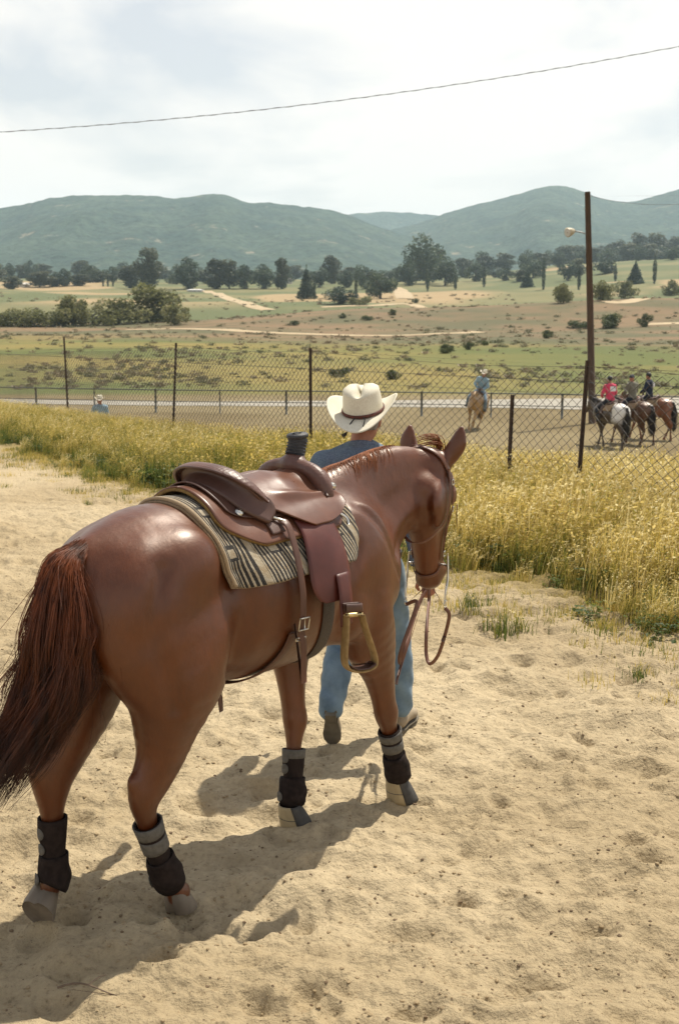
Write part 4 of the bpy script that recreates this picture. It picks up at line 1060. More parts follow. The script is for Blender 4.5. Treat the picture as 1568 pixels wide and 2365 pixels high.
# seat and side jockey as one tooled piece
ZS = lambda X: .062 + .012 * np.clip((X - .72) / .22, 0, 1) ** 1.5 + .07 * np.clip((.60 - X) / .14, 0, 1) ** 2
def seat_off(X, A):
    t = np.clip(np.abs(A) / .20, 0, 1)
    w = 1 - sstep(.25, 1.0, t)
    roll = .012 * np.exp(-((np.abs(A) - .145 - .10 * (X - .75)) / .018) ** 2) * sstep(.60, .72, X)
    return .074 + (ZS(X) - .0) * w * .35 + roll - .034 * (1 - sstep(.08, .20, np.abs(A))) * sstep(.74, .90, X)
def sj_lo(a):
    t = abs(a) / .285
    return .535 + .03 * t + .19 * max(0, (t - .45) / .55) ** 1.7
def sj_hi(a):
    t = abs(a) / .285
    return .93 + .085 * sstep(.45, .75, t) - .17 * max(0, (t - .84) / .16) ** 1.3
for sd in (1, -1):
    sheet('seat', L_brown, saddle, sj_lo, sj_hi, 0, sd * .285, seat_off, nu=60, nv=50, thick=.007)
    sheet('front_jockey', L_brown, saddle, lambda a: .93, lambda a: 1.06 - .05 * (abs(a) / .19) ** 2, sd * .05, sd * .20, .056, nu=14, nv=16, thick=.005)
# cantle: dished back board with a broad stamped roll on top
def cantle():
    t = np.linspace(-1, 1, 61)
    rim = np.stack([.44 + .13 * np.abs(t) ** 2.2, -.215 * np.sin(t * 1.45) / math.sin(1.45), 1.645 - .13 * np.abs(t) ** 2.3], 1)
    aa = t * .235
    base = DR.at(.375 + .16 * np.abs(t) ** 2.0, aa, np.full(61, .055))
    rows = []
    for w in np.linspace(0, 1, 12):
        p = rim * (1 - w) + base * w
        p[:, 0] += .030 * math.sin(math.pi * w)
        rows.append(p)
    P = np.stack(rows)
    me = mesh_np('cantle', P.reshape(-1, 3), grid_faces(12, 61))
    o = link('cantle', me, L_dark, saddle); so = o.modifiers.new('thickness', 'SOLIDIFY'); so.thickness = .022; so.offset = 0
    roll = rim + np.stack([-.020 + .012 * np.abs(t), -.006 * np.sign(t) * np.abs(t) ** 2, .003 + 0 * t], 1)
    upv = np.stack([np.full(61, -.25), -.45 * t * 1.0, np.full(61, 1.0)], 1)
    mb = MB(); wv = .031 * (1 - .55 * np.abs(t) ** 4)
    mb.tube(roll, wv, n=14, flat=(1.0, .26), up=upv); r = mb.build('cantle_roll', L_stamp, o)
    mb = MB(); mb.tube(rim + np.stack([-.048 + .02 * np.abs(t), 0 * t, -.002 + 0 * t], 1), .0055, n=8); mb.build('binding', L_dark, o)
    for sg in (1, -1):       # silver concho on the back of the jockey
        c = DR.at(np.array([.43]), np.array([sg * .17]), np.array([.060]))[0]; n = DR.at(np.array([.43]), np.array([sg * .17]), np.array([.070]))[0] - c; n /= np.linalg.norm(n)
        mb = MB(); mb.tube([c - n * .004, c + n * .002, c + n * .005, c + n * .007], [.017, .017, .012, .004], n=18); mb.build('concho', metal_m, saddle)
cantle()
# fork (swells) and horn
FS = SDF((.80, -.30, 1.40), (1.14, .30, 1.80), .006)
fork_pts = [(.955, -.165, 1.43, .030, .036), (.945, -.172, 1.505, .034, .040), (.94, -.14, 1.565, .034, .036), (.94, -.075, 1.596, .032, .030), (.945, 0, 1.602, .034, .030)]
FS.loft(fork_pts + [(p[0], -p[1], *p[2:]) for p in fork_pts[-2::-1]], side=(1, 0, 0), k=.02, sub=5)
FS.loft([(.95, 0, 1.60, .045, .055), (.965, 0, 1.64, .036, .036), (.975, 0, 1.69, .032, .032)], k=.035, sub=3)
fork = link('fork', FS.mesh('fork', 2), L_stamp, saddle)
mb = MB()
mb.tube([(.958, 0, 1.64), (.966, 0, 1.665), (.973, 0, 1.69), (.979, 0, 1.712), (.981, 0, 1.717)], [.041, .039, .0385, .041, .036], n=22)
for i in range(5): mb.tube([(.960 + i * .004, 0, 1.650 + i * .012), (.961 + i * .004, 0, 1.656 + i * .012)], [.0425, .0425], n=22)
mb.build('horn', wrap_m, saddle)
mb = MB(); hx = np.array([.975, 0, 1.72]); hn = np.array([-.10, 0, .995])
mb.tube([hx - hn * .010, hx - hn * .006, hx + hn * .004, hx + hn * .010, hx + hn * .0115], [.036, .045, .0465, .041, .02], n=26); mb.build('horn_cap', wrap_m, saddle)
# welted edge where the fork meets the seat
pp = [(DR.at(np.array([.95 - .03 * abs(a) / .2]), np.array([a]), np.array([float(seat_off(np.array(.93), np.array(a))) + .002]))[0]) for a in np.linspace(-.19, .19, 31)]
mb = MB(); mb.tube(pp, .006, n=8); mb.build('welt', L_dark, saddle)
for sg in (1, -1):
    for (x, a, o_) in ((.975, .215, .066), (1.02, .135, .066)):
        c = DR.at(np.array([x]), np.array([sg * a]), np.array([o_]))[0]; n = DR.at(np.array([x]), np.array([sg * a]), np.array([o_ + .01]))[0] - c; n /= np.linalg.norm(n)
        mb = MB(); mb.tube([c - n * .006, c + n * .002, c + n * .006, c + n * .008], [.014, .014, .010, .003], n=16); mb.build('concho', metal_m, saddle)
# fenders: broad leathers hanging from under the side jockey
def side_strip(name, m, parent, rows, off, thick=.005, nu=12, **k):
    """rows: (x_left, x_right, arc) from top to bottom on the right side (mirrored for negative arc)"""
    Rw = crom(np.asarray(rows, float), 6)
    X = np.stack([np.linspace(r[0], r[1], nu) for r in Rw]); A = np.repeat(Rw[:, 2:3], nu, 1)
    O = off(X, A) if callable(off) else np.full(X.shape, off)
    P = DR.at(X, A, O)
    me = mesh_np(name, P.reshape(-1, 3), grid_faces(len(Rw), nu))
    n0 = me.polygons[len(me.polygons) // 2].normal; c0 = me.polygons[len(me.polygons) // 2].center
    if (n0.y * c0.y) < 0: me.flip_normals()
    o = link(name, me, m, parent); so = o.modifiers.new('thickness', 'SOLIDIFY'); so.thickness = thick; so.offset = -1
    return o
for sg in (1, -1):
    rows = [(.68, .86, .235), (.675, .87, .30), (.655, .87, .38), (.645, .865, .46), (.65, .855, .50), (.67, .83, .53), (.70, .79, .545)]
    side_strip('fender', L_red, saddle, [(a, b, sg * c) for a, b, c in rows], lambda X, A: .056 + .012 * np.sin((X - .70) / .2 * math.pi) + .02 * np.clip((np.abs(A) - .45) / .2, 0, 1))
    side_strip('stirrup_leather', L_red, saddle, [(a, b, sg * c) for a, b, c in [(.76, .84, .46), (.75, .825, .53), (.745, .815, .585), (.745, .81, .62)]], lambda X, A: .072 + .05 * np.clip((np.abs(A) - .45) / .2, 0, 1), nu=5)
# stirrups: rawhide bound frames with a leather tread
def stirrup(sg):
    top = DR.at(np.array([.775]), np.array([sg * .57]), np.array([.115]))[0]
    st = empty_child = bpy.data.objects.new('stirrup', None)
    yo = sg * -1
    c = top + np.array([.01, yo * .015, -.02])
    ax = np.array([.80, -yo * .25 * -1, -.05]); ax /= np.linalg.norm(ax)      # width direction of the stirrup, turned a little outward
    dn = np.array([.14, yo * .05, -1.0]); dn /= np.linalg.norm(dn); fw = np.cross(ax, dn)
    prof = [(-.036, 0), (-.040, .03), (-.052, .09), (-.066, .15), (-.070, .19), (-.060, .215), (-.03, .228), (0, .231), (.03, .228), (.060, .215), (.070, .19), (.066, .15), (.052, .09), (.040, .03), (.036, 0)]
    P = crom(np.array([c + ax * u + dn * v for u, v in prof]), 5)
    mb = MB(); mb.tube(P, 1.0, n=12, flat=(.026, .0075), up=np.cross(np.gradient(P, axis=0), np.tile(fw, (len(P), 1))))
    fr = mb.build('stirrup', raw_m, saddle)
    T = crom(np.array([c + ax * u + dn * v for u, v in [(-.058, .202), (-.03, .217), (0, .220), (.03, .217), (.058, .202)]]), 5)
    mb = MB(); mb.tube(T, 1.0, n=10, flat=(.030, .004), up=np.cross(np.gradient(T, axis=0), np.tile(fw, (len(T), 1)))); mb.build('tread', L_dark, fr)
    mb = MB(); mb.tube([c + ax * u + dn * .0 for u in np.linspace(-.038, .038, 6)], .009, n=10); mb.build('bolt', brass_m, fr)
    kp = crom(np.array([c + ax * u + fw * w + dn * -.03 for u, w in [(-.036, -.01), (-.036, .012), (0, .016), (.036, .012), (.036, -.012), (0, -.016), (-.036, -.01)]]), 4)
    mb = MB(); mb.tube(kp, 1.0, n=8, flat=(.018, .003), up=np.cross(np.gradient(kp, axis=0), np.tile(dn, (len(kp), 1)))); mb.build('keeper', L_dark, fr)
stirrup(1); stirrup(-1)
# rear billet with buckle, flank cinch, latigo, front cinch
def dstrap(name, m, parent, rows, width, off, thick=.005, sub=6):
    """strap by (x, arc, extra offset) on the body"""
    Rw = crom(np.asarray(rows, float), sub)
    P = DR.at(Rw[:, 0], Rw[:, 1], Rw[:, 2] + off); N = DR.at(Rw[:, 0], Rw[:, 1], Rw[:, 2] + off + .01) - P
    mb = MB(); mb.tube(P, 1.0, n=8, flat=(width / 2, thick / 2), up=N)
    return mb.build(name, m, parent)
def buckle(parent, x, a, off, w=.026, h=.024, rot=0.0):
    c = DR.at(np.array([x]), np.array([a]), np.array([off]))[0]; n = DR.at(np.array([x]), np.array([a]), np.array([off + .01]))[0] - c; n /= np.linalg.norm(n)
    d = DR.at(np.array([x]), np.array([a + .02]), np.array([off]))[0] - c; d -= n * (d @ n); d /= np.linalg.norm(d); e = np.cross(n, d)
    P = np.array([c + e * w * u + d * h * v for u, v in [(-1, -1), (1, -1), (1, 1), (-1, 1), (-1, -1)]]); Pf = np.concatenate([np.linspace(P[i], P[i + 1], 6)[:-1] for i in range(4)] + [P[:1]])
    mb = MB(); mb.tube(Pf, .003, n=8); mb.tube([c - d * h, c + d * h * .9 + n * .006], .0022, n=6)
    return mb.build('buckle', metal_m, parent)
for sg in (1, -1):
    bp_ = [DR.at(np.array([x_]), np.array([sg * a_]), np.array([o_ + .012]))[0] for x_, a_, o_ in [(.60, .235, .05), (.605, .27, .058), (.60, .36, .04), (.60, .47, .03), (.60, .56, .03), (.60, .62, .03)]]
    e_ = bp_[-1]; bp_ += [e_ + np.array([.008, -sg * .004, -.07]), e_ + np.array([.012, sg * .0, -.15]), e_ + np.array([.016, sg * .003, -.22])]
    bp_ = crom(np.array(bp_), 6); mb = MB(); mb.tube(bp_, 1.0, n=8, flat=(.018, .0025), up=np.array([0, -sg, .15])); mb.build('rear_billet', L_strap, saddle)
    buckle(saddle, .60, sg * .60, .052); buckle(saddle, .598, sg * .655, .052, h=.006)
    sheet('rigging_plate', L_dark, saddle, lambda a: .53, lambda a: .60, sg * .225, sg * .275, .052, nu=8, nv=8, thick=.005)
    c = DR.at(np.array([.565]), np.array([sg * .215]), np.array([.06]))[0]; t2 = DR.at(np.array([.61]), np.array([sg * .245]), np.array([.066]))[0]
    mb = MB(); mb.tube([c, (c + t2) / 2, t2], .006, n=8); mb.build('rigging_bar', metal_m, saddle)
    dstrap('latigo', L_red, saddle, [(.80, sg * .26, .02), (.75, sg * .32, .03), (.72, sg * .40, .03), (.715, sg * .47, .028)], .05, .012)
    mb = MB(); c = DR.at(np.array([.93]), np.array([sg * .255]), np.array([.062]))[0]; e2 = DR.at(np.array([.955]), np.array([sg * .31]), np.array([.062]))[0]
    mb.tube(crom(np.array([c, (c + e2) / 2 + [.012, -sg * .008, 0], e2]), 5), .006, n=8); mb.build('rigging_ring', metal_m, saddle)
def cinch(name, m, xs, xb, off, width, a0):
    ph = np.linspace(a0, R(175), 26); x = xs + (xb - xs) * sstep(a0, R(180), ph)
    def P(ph, x, o): r = DR.rad(x, ph); return np.stack([x, -(r + o) * np.sin(ph), DR.zc + (r + o) * np.cos(ph)], -1)
    A = P(ph, x, off); B = P(-ph[::-1], x[::-1], off)
    C = np.vstack([A, B]); C2 = np.vstack([P(ph, x, off + .01), P(-ph[::-1], x[::-1], off + .01)])
    mb = MB(); mb.tube(C, 1.0, n=8, flat=(width / 2, .004), up=C2 - C); return mb.build(name, m, saddle)
cinch('flank_cinch', L_strap, .597, .50, .010, .055, R(112))
rope_m = mat('mohair cinch cord', (.05, .04, .035), (.16, .13, .10), scale=120, rough=.95, bump=.8, stretch=(1, 8, 8))
cinch('front_cinch', rope_m, .79, .88, .008, .07, R(88))
c = np.array([.50, -.02, DR.zc - DR.rad(np.array([.50]), np.array([R(175)]))[0] - .012])
mb = MB(); mb.tube(crom(np.array([c, c + [-.02, -.005, -.03], c + [-.018, -.006, -.075], c + [-.012, -.006, -.115]]), 5), 1.0, n=8, flat=(.011, .003), up=(0, 1, 0)); mb.build('cinch_hobble', L_strap, saddle)
# ------------------------------------------------------------------ bridle, bit, reins
Q, HA, HF, HL = HEAD
bridle = empty('bridle', HORSE_LOC, HORSE_RZ, label='brown leather bridle with curb bit on the chestnut horse head', cat='bridle')
def hq(L): return [Q(*p) for p in L]
def mir(L): return L + [(p[0], p[1], -p[2]) for p in L[::-1] if abs(p[2]) > 1e-6]
strap('crown_strap', L_bridle, bridle, hq(mir([(.13, -.075, -.10), (.06, -.08, -.09), (.0, -.09, -.075), (-.03, -.085, -.04), (-.035, -.08, 0)])), .026, .005, .008, sub=8)
strap('brow_band', L_bridle, bridle, hq(mir([(.085, -.085, -.10), (.075, -.045, -.095), (.06, .0, -.06), (.055, .01, 0)])), .022, .005, .008, sub=8)
strap('throat_latch', L_bridle, bridle, hq(mir([(.02, -.09, -.085), (.10, -.115, -.095), (.19, -.15, -.095), (.28, -.20, -.07), (.325, -.235, -.035), (.335, -.245, 0)])), .015, .004, .008, sub=8, snap='out')
for s in (-1, 1):
    strap('cheek_strap', L_bridle, bridle, hq([(.10, -.075, s * .10), (.17, -.08, s * .10), (.27, -.085, s * .085), (.38, -.085, s * .07), (.47, -.09, s * .066)]), .020, .005, .008, sub=8)
    b = strap('strap_end', L_bridle, bridle, hq([(.20, -.055, s * .105), (.26, -.048, s * .10), (.31, -.045, s * .10)]), .016, .004, .012, sub=5, snap=False)
    for A_ in (.085, .215, .44):
        c = HS.snap(Q(A_, -.083, s * .095)[None], .013)[0]; n = HS.grad(c[None])[0]; u = HA - n * (HA @ n); u /= np.linalg.norm(u); e = np.cross(n, u)
        P_ = np.array([c + e * .014 * i + u * .011 * j for i, j in [(-1, -1), (1, -1), (1, 1), (-1, 1), (-1, -1)]]); Pf = np.concatenate([np.linspace(P_[i], P_[i + 1], 5)[:-1] for i in range(4)] + [P_[:1]])
        MB().tube(Pf, .0022, n=6).build('buckle', metal_m, bridle)
strap('curb_strap', L_bridle, bridle, hq(mir([(.49, -.10, -.062), (.52, -.125, -.055), (.535, -.145, -.03), (.54, -.152, 0)])), .016, .005, .006, sub=8)
bit = MB()
bit.tube(crom(np.array(hq([(.495, -.085, -.072), (.49, -.08, -.03), (.475, -.075, 0), (.49, -.08, .03), (.495, -.085, .072)])), 5), .006, n=10)
RING = {}
for s in (-1, 1):
    sh = crom(np.array(hq([(.44, -.075, s * .072), (.495, -.085, s * .075), (.56, -.10, s * .077), (.61, -.125, s * .075), (.655, -.135, s * .074)])), 5)
    bit.tube(sh, [.005] * len(sh), n=8)
    c = Q(.672, -.136, s * .074); RING[s] = c
    th = np.linspace(0, 2 * math.pi, 17); bit.tube([c + HA * .015 * math.cos(t) + HF * .015 * math.sin(t) for t in th], .0025, n=6, caps=False)
bit.build('bit', metal_m, bridle)

def h2w(p):
    p = np.asarray(p, float); c, s = math.cos(HORSE_RZ), math.sin(HORSE_RZ)
    return np.stack([HORSE_LOC[0] + p[..., 0] * c - p[..., 1] * s, HORSE_LOC[1] + p[..., 0] * s + p[..., 1] * c, p[..., 2]], -1)
HAND = np.array([.452, 6.0, .842])          # where the man's right hand closes on the reins
reins = empty('reins', (float(HAND[0]), float(HAND[1]), 0), 0, label='brown leather split reins looping from the bit to the man\'s hand', cat='reins')
_ro = np.array([HAND[0], HAND[1], 0])
r_r = h2w(RING[-1]); r_l = h2w(RING[1])
def rope_(pts, w, name, sub=8):
    P = crom(np.array(pts), sub) - _ro
    return MB().tube(P, 1.0, n=8, flat=(w / 2, .0028), up=np.array([.25, -1, .15])).build(name, L_bridle, reins)
dR = r_r[1]
rope_([r_r + [0, 0, -.015], at_depth(1037, 1420, dR), at_depth(1029, 1460, dR + .02), at_depth(1012, 1512, dR + .06), at_depth(993, 1533, dR + .1), at_depth(984, 1510, dR + .14), at_depth(985, 1450, dR + .18), at_depth(990, 1390, HAND[1] - .03), HAND + [.0, -.02, -.02], HAND + [.0, -.01, .035]], .019, 'rein')
dL = r_l[1]
rope_([r_l + [0, 0, -.015], at_depth(962, 1390, dL - .02), at_depth(948, 1440, dL - .05), at_depth(930, 1490, dL - .08), at_depth(922, 1520, dL - .08), at_depth(926, 1530, dL - .04), at_depth(940, 1480, dL), at_depth(962, 1410, HAND[1] - .1), HAND + [-.03, -.02, -.02], HAND + [-.005, -.01, .035]], .019, 'rein')
rope_([HAND + [-.01, -.02, .01], at_depth(962, 1402, HAND[1] - .1), at_depth(945, 1470, HAND[1] - .25), at_depth(922, 1550, HAND[1] - .45), at_depth(915, 1580, HAND[1] - .52)], .014, 'rein_end')
MB().tube(np.array([at_depth(1026, 1470, dR + .02), at_depth(1022, 1480, dR + .025)]) - _ro, .009, n=10).build('keeper', L_dark, reins)

# ------------------------------------------------------------------ leg boots
neo_m = mat('dark brown neoprene', (.014, .010, .009), (.030, .021, .018), scale=40, rough=.9, bump=.4, bscale=90, bdist=.003, spec=.12)
vel_m = mat('grey elastic strap', (.075, .07, .06), (.125, .115, .10), scale=50, rough=.9, bump=.4, bscale=160, bdist=.002)
tan_m = mat('tan bell boot shell', (.30, .235, .13), (.40, .32, .19), scale=25, rough=.75, bump=.25)
blk_m = mat('black bell boot shell', (.028, .027, .026), (.06, .057, .052), scale=30, rough=.75, bump=.3)
def leg_at(L, z):
    """centre, radii at height z on the cannon side of the leg, plus direction down the leg"""
    P = crom(np.array(L), 8); P = P[np.argmax(P[:, 2] < .46) - 2:]
    i = int(np.argmin(np.abs(P[:, 2] - z))); i = min(max(i, 1), len(P) - 2)
    d = P[i + 1, :3] - P[i - 1, :3]; return P[i], d / np.linalg.norm(d)
def sleeve(L, zs, grow, m, name, parent, n=24, bulge=None, wobble=.0):
    V = []; rg = np.random.default_rng(len(name) + int(abs(zs[0]) * 1000))
    for i, z in enumerate(zs):
        p, d = leg_at(L, z); e1 = np.array([1., 0, 0]) - d * d[0]; e1 /= np.linalg.norm(e1); e2 = np.cross(d, e1)
        g = grow if bulge is None else grow + bulge[i]
        th = np.linspace(0, 2 * math.pi, n, endpoint=False)
        wv = wobble * np.sin(th * 3 + i * 1.3)
        V.append(p[:3] + np.outer(np.cos(th) * 1, e1) * (p[4] + g + wv)[:, None] * 1.0 + np.outer(np.sin(th), e2) * (p[3] * .5 + p[4] * .5 + g + wv)[:, None])
    me = mesh_np(name, np.vstack(V), grid_faces(len(zs), n, True)[:, ::-1])
    o = link(name, me, m, parent); so = o.modifiers.new('thickness', 'SOLIDIFY'); so.thickness = .006; so.offset = 0
    return o
def tab(L, z, ang, grow, parent, r=.022):
    p, d = leg_at(L, z); e1 = np.array([1., 0, 0]) - d * d[0]; e1 /= np.linalg.norm(e1); e2 = np.cross(d, e1)
    V = []; n = 14; R0 = p[4] + grow
    for rr in (0.01, .6, 1.0):
        for t in np.linspace(0, 2 * math.pi, n, endpoint=False):
            a = ang + rr * r * 1.0 * math.cos(t) / R0; V.append(p[:3] + (e1 * math.cos(a) + e2 * math.sin(a)) * R0 + d * rr * r * math.sin(t))
    me = mesh_np('velcro_tab', np.array(V), grid_faces(3, n, True)); o = link('velcro_tab', me, vel_m, parent)
    so = o.modifiers.new('thickness', 'SOLIDIFY'); so.thickness = .003; so.offset = 0
RT = -2.27        # side of the leg that faces the photographer (angle about the leg)
BOOTS = {'hind_left': (.41, .125, 'dark leg boot on the raised left hind leg below the tail'), 'hind_right': (.40, .115, 'dark leg boot with two grey straps on the right hind leg, nearest the viewer'),
         'fore_left': (.345, .105, 'dark leg boot on the left foreleg in the middle of the picture'), 'fore_right': (.375, .12, 'grey-strapped leg boot on the right foreleg beside the walking man')}
for n_, (zt_, zb_, lab) in BOOTS.items():
    L = MAIN_LEGS[n_]
    b = empty('leg_boot', HORSE_LOC, HORSE_RZ, label=lab, cat='leg boot', group='leg boots on the chestnut horse')
    zs = np.linspace(zt_, zb_, 12); t = np.linspace(0, 1, 12)
    sleeve(L, zs, .010, neo_m, 'sleeve', b, bulge=.004 * np.sin(t * 9) + .004 * t, wobble=.0012)
    zf = zt_ + (zb_ - zt_) * .52
    sleeve(L, np.linspace(zf, zb_ + .012, 9), .018, neo_m, 'fetlock_wrap', b, bulge=.004 * np.sin(np.linspace(0, 3.1, 9)), wobble=.002)
    for q in (.10, .30):
        zc = zt_ + (zb_ - zt_) * q
        if n_ in ('hind_right', 'fore_right') or q == .10 and n_ == 'fore_left':
            sleeve(L, [zc + .022, zc + .008, zc - .008, zc - .022], .0165, vel_m, 'strap', b)
    for q, an, gr in ((.18, RT - .75, .018), (.38, RT - .75, .019), (.60, RT + .6, .028), (.82, RT - .55, .027)):
        if n_ in ('hind_left', 'fore_left'): tab(L, zt_ + (zb_ - zt_) * q, an, gr, b)
    if n_ == 'hind_right': tab(L, zt_ + (zb_ - zt_) * .87, RT, .028, b)
for n_, lab in (('fore_left', 'tan and black bell boot on the left fore hoof'), ('fore_right', 'tan and black bell boot on the right fore hoof beside the man')):
    b = empty('bell_boot', HORSE_LOC, HORSE_RZ, label=lab, cat='bell boot', group='bell boots on the chestnut horse')
    p, yw = MAIN_HOOF[n_][0], 0
    prof = [(.118, .043), (.105, .047), (.08, .054), (.05, .061), (.02, .066), (.003, .068)]
    for nm, m_, a0, a1 in (('tan_panel', tan_m, RT - 1.9, RT + .02), ('black_panel', blk_m, RT + .0, RT + 2 * math.pi - 1.9)):
        th = np.linspace(a0, a1, 22); V = []
        for z, r in prof:
            r2 = r + (.0015 if nm == 'black_panel' else 0)
            cx = p[0] - z * .42 + .004
            V.append(np.stack([cx + np.cos(th) * r2 * np.where(np.cos(th) > 0, 1.10, .95), p[1] + np.sin(th) * r2, np.full(22, z)], 1))
        o = link(nm, mesh_np(nm, np.vstack(V), grid_faces(len(prof), 22)[:, ::-1]), m_, b); so = o.modifiers.new('thickness', 'SOLIDIFY'); so.thickness = .006; so.offset = 0
    th = np.linspace(RT - 1.88, RT, 16); z = .058; r = .0625
    MB().tube(np.stack([p[0] - z * .42 + .004 + np.cos(th) * r * np.where(np.cos(th) > 0, 1.10, .95), p[1] + np.sin(th) * r, np.full(16, z)], 1), .0015, n=6).build('seam', blk_m, b)
# ------------------------------------------------------------------ people
skin_m = mat('sunburnt skin', (.30, .12, .07), (.40, .18, .11), scale=25, rough=.55)
def cloth(name, c1, c2, scale, rough=.9, weave=600, bump=.4):
    return mat(name, c1, c2, scale=scale, rough=rough, bump=bump, bscale=weave, bdist=.002, spec=.2, sheen=.1)
denim_m = cloth('faded denim', (.085, .135, .19), (.19, .27, .34), 9)
def check_material():
    m, nt, b = new_mat('blue micro check shirt'); N = nt.nodes; K = nt.links
    ck = noise_node(nt, 260, 2); rr_ = ramp_node(nt, ck.outputs['Fac'], [(.35, (.062, .095, .145)), (.65, (.20, .26, .33))])
    no = noise_node(nt, 6, 4); mx = N.new('ShaderNodeMix'); mx.data_type = 'RGBA'; mx.blend_type = 'MULTIPLY'; mx.inputs['Factor'].default_value = .35
    K.new(rr_.outputs['Color'], mx.inputs['A']); K.new(no.outputs['Color'], mx.inputs['B']); K.new(mx.outputs['Result'], b.inputs['Base Color'])
    b.inputs['Roughness'].default_value = .9; bump_from(nt, b, no.outputs['Fac'], .3, .02); return m
boot_m = mat('dusty brown boot leather', (.20, .155, .10), (.36, .29, .20), scale=9, rough=.8, bump=.2)
sole_m = mat('boot sole', (.10, .085, .06), (.17, .145, .105), scale=12, rough=.9)
straw_m = mat('cream straw', (.60, .55, .43), (.70, .66, .54), scale=120, rough=.8, bump=.5, bscale=420, bdist=.002, spec=.25)
band_m = mat('braided hat band', (.03, .018, .014), (.16, .035, .02), scale=90, rough=.7, bump=.5)
greyhair_m = mat('grey hair', (.10, .085, .075), (.28, .25, .22), scale=90, rough=.7, stretch=(1, 1, .2))

def hat_mesh(brim=.198, crown=.102, hgt=.135, seedlift=.060):
    """cowboy hat round its crown centre: forward is +y, brim rolled up at the sides, crown creased"""
    n = 72; th = np.linspace(0, 2 * math.pi, n, endpoint=False); V = []
    cs, sn = np.cos(th), np.sin(th)       # cs: sideways, sn: forward
    for t in np.linspace(0, 1, 12):       # brim from edge to crown
        r = brim + (crown - brim) * t; u = (1 - t)
        lift = seedlift * u ** 1.5 * cs ** 2 * 1.25 - .028 * u ** 1.3 * sn ** 2
        rx = r * (1 - .10 * u); ry = r * (1.10 + .04 * u)
        V.append(np.stack([cs * rx, sn * ry, lift], 1))
    for t in np.linspace(.06, 1, 12):
        rr = crown * (1 - .16 * t ** 1.4) if t < .86 else crown * (.84 - .55 * ((t - .86) / .14) ** 1.5 * 1.0)
        z = hgt * min(t, .93) + (.008 if t > .93 else 0)
        crease = -.045 * np.exp(-(cs / .38) ** 2) * (t > .8) * (t - .8) / .2
        pinch = 1 - .20 * max(0, t - .45) * (np.exp(-((th - 1.05) / .42) ** 2) + np.exp(-((th - 2.09) / .42) ** 2)) * 2
        back = .012 * t * (-sn)
        V.append(np.stack([cs * rr * pinch, sn * rr * 1.14 * pinch, z + crease * np.clip(1, 0, 1) + .012 * t * np.abs(cs) + 0 * back], 1))
    V.append(np.stack([cs * crown * .05, sn * crown * .05, np.full(n, hgt * .93 - .038)], 1))
    return mesh_np('hat', np.vstack(V), grid_faces(len(V), n, True))
def band_mesh(crown=.103):
    th = np.linspace(0, 2 * math.pi, 49)
    return MB().tube(np.stack([np.cos(th) * (crown + .003), np.sin(th) * (crown * 1.14 + .003), np.full(49, .014)], 1), 1.0, n=8, flat=(.0045, .009), up=(0, 0, 1), caps=False).mesh('hat_band')
HAT_ME = hat_mesh(); BAND_ME = band_mesh()

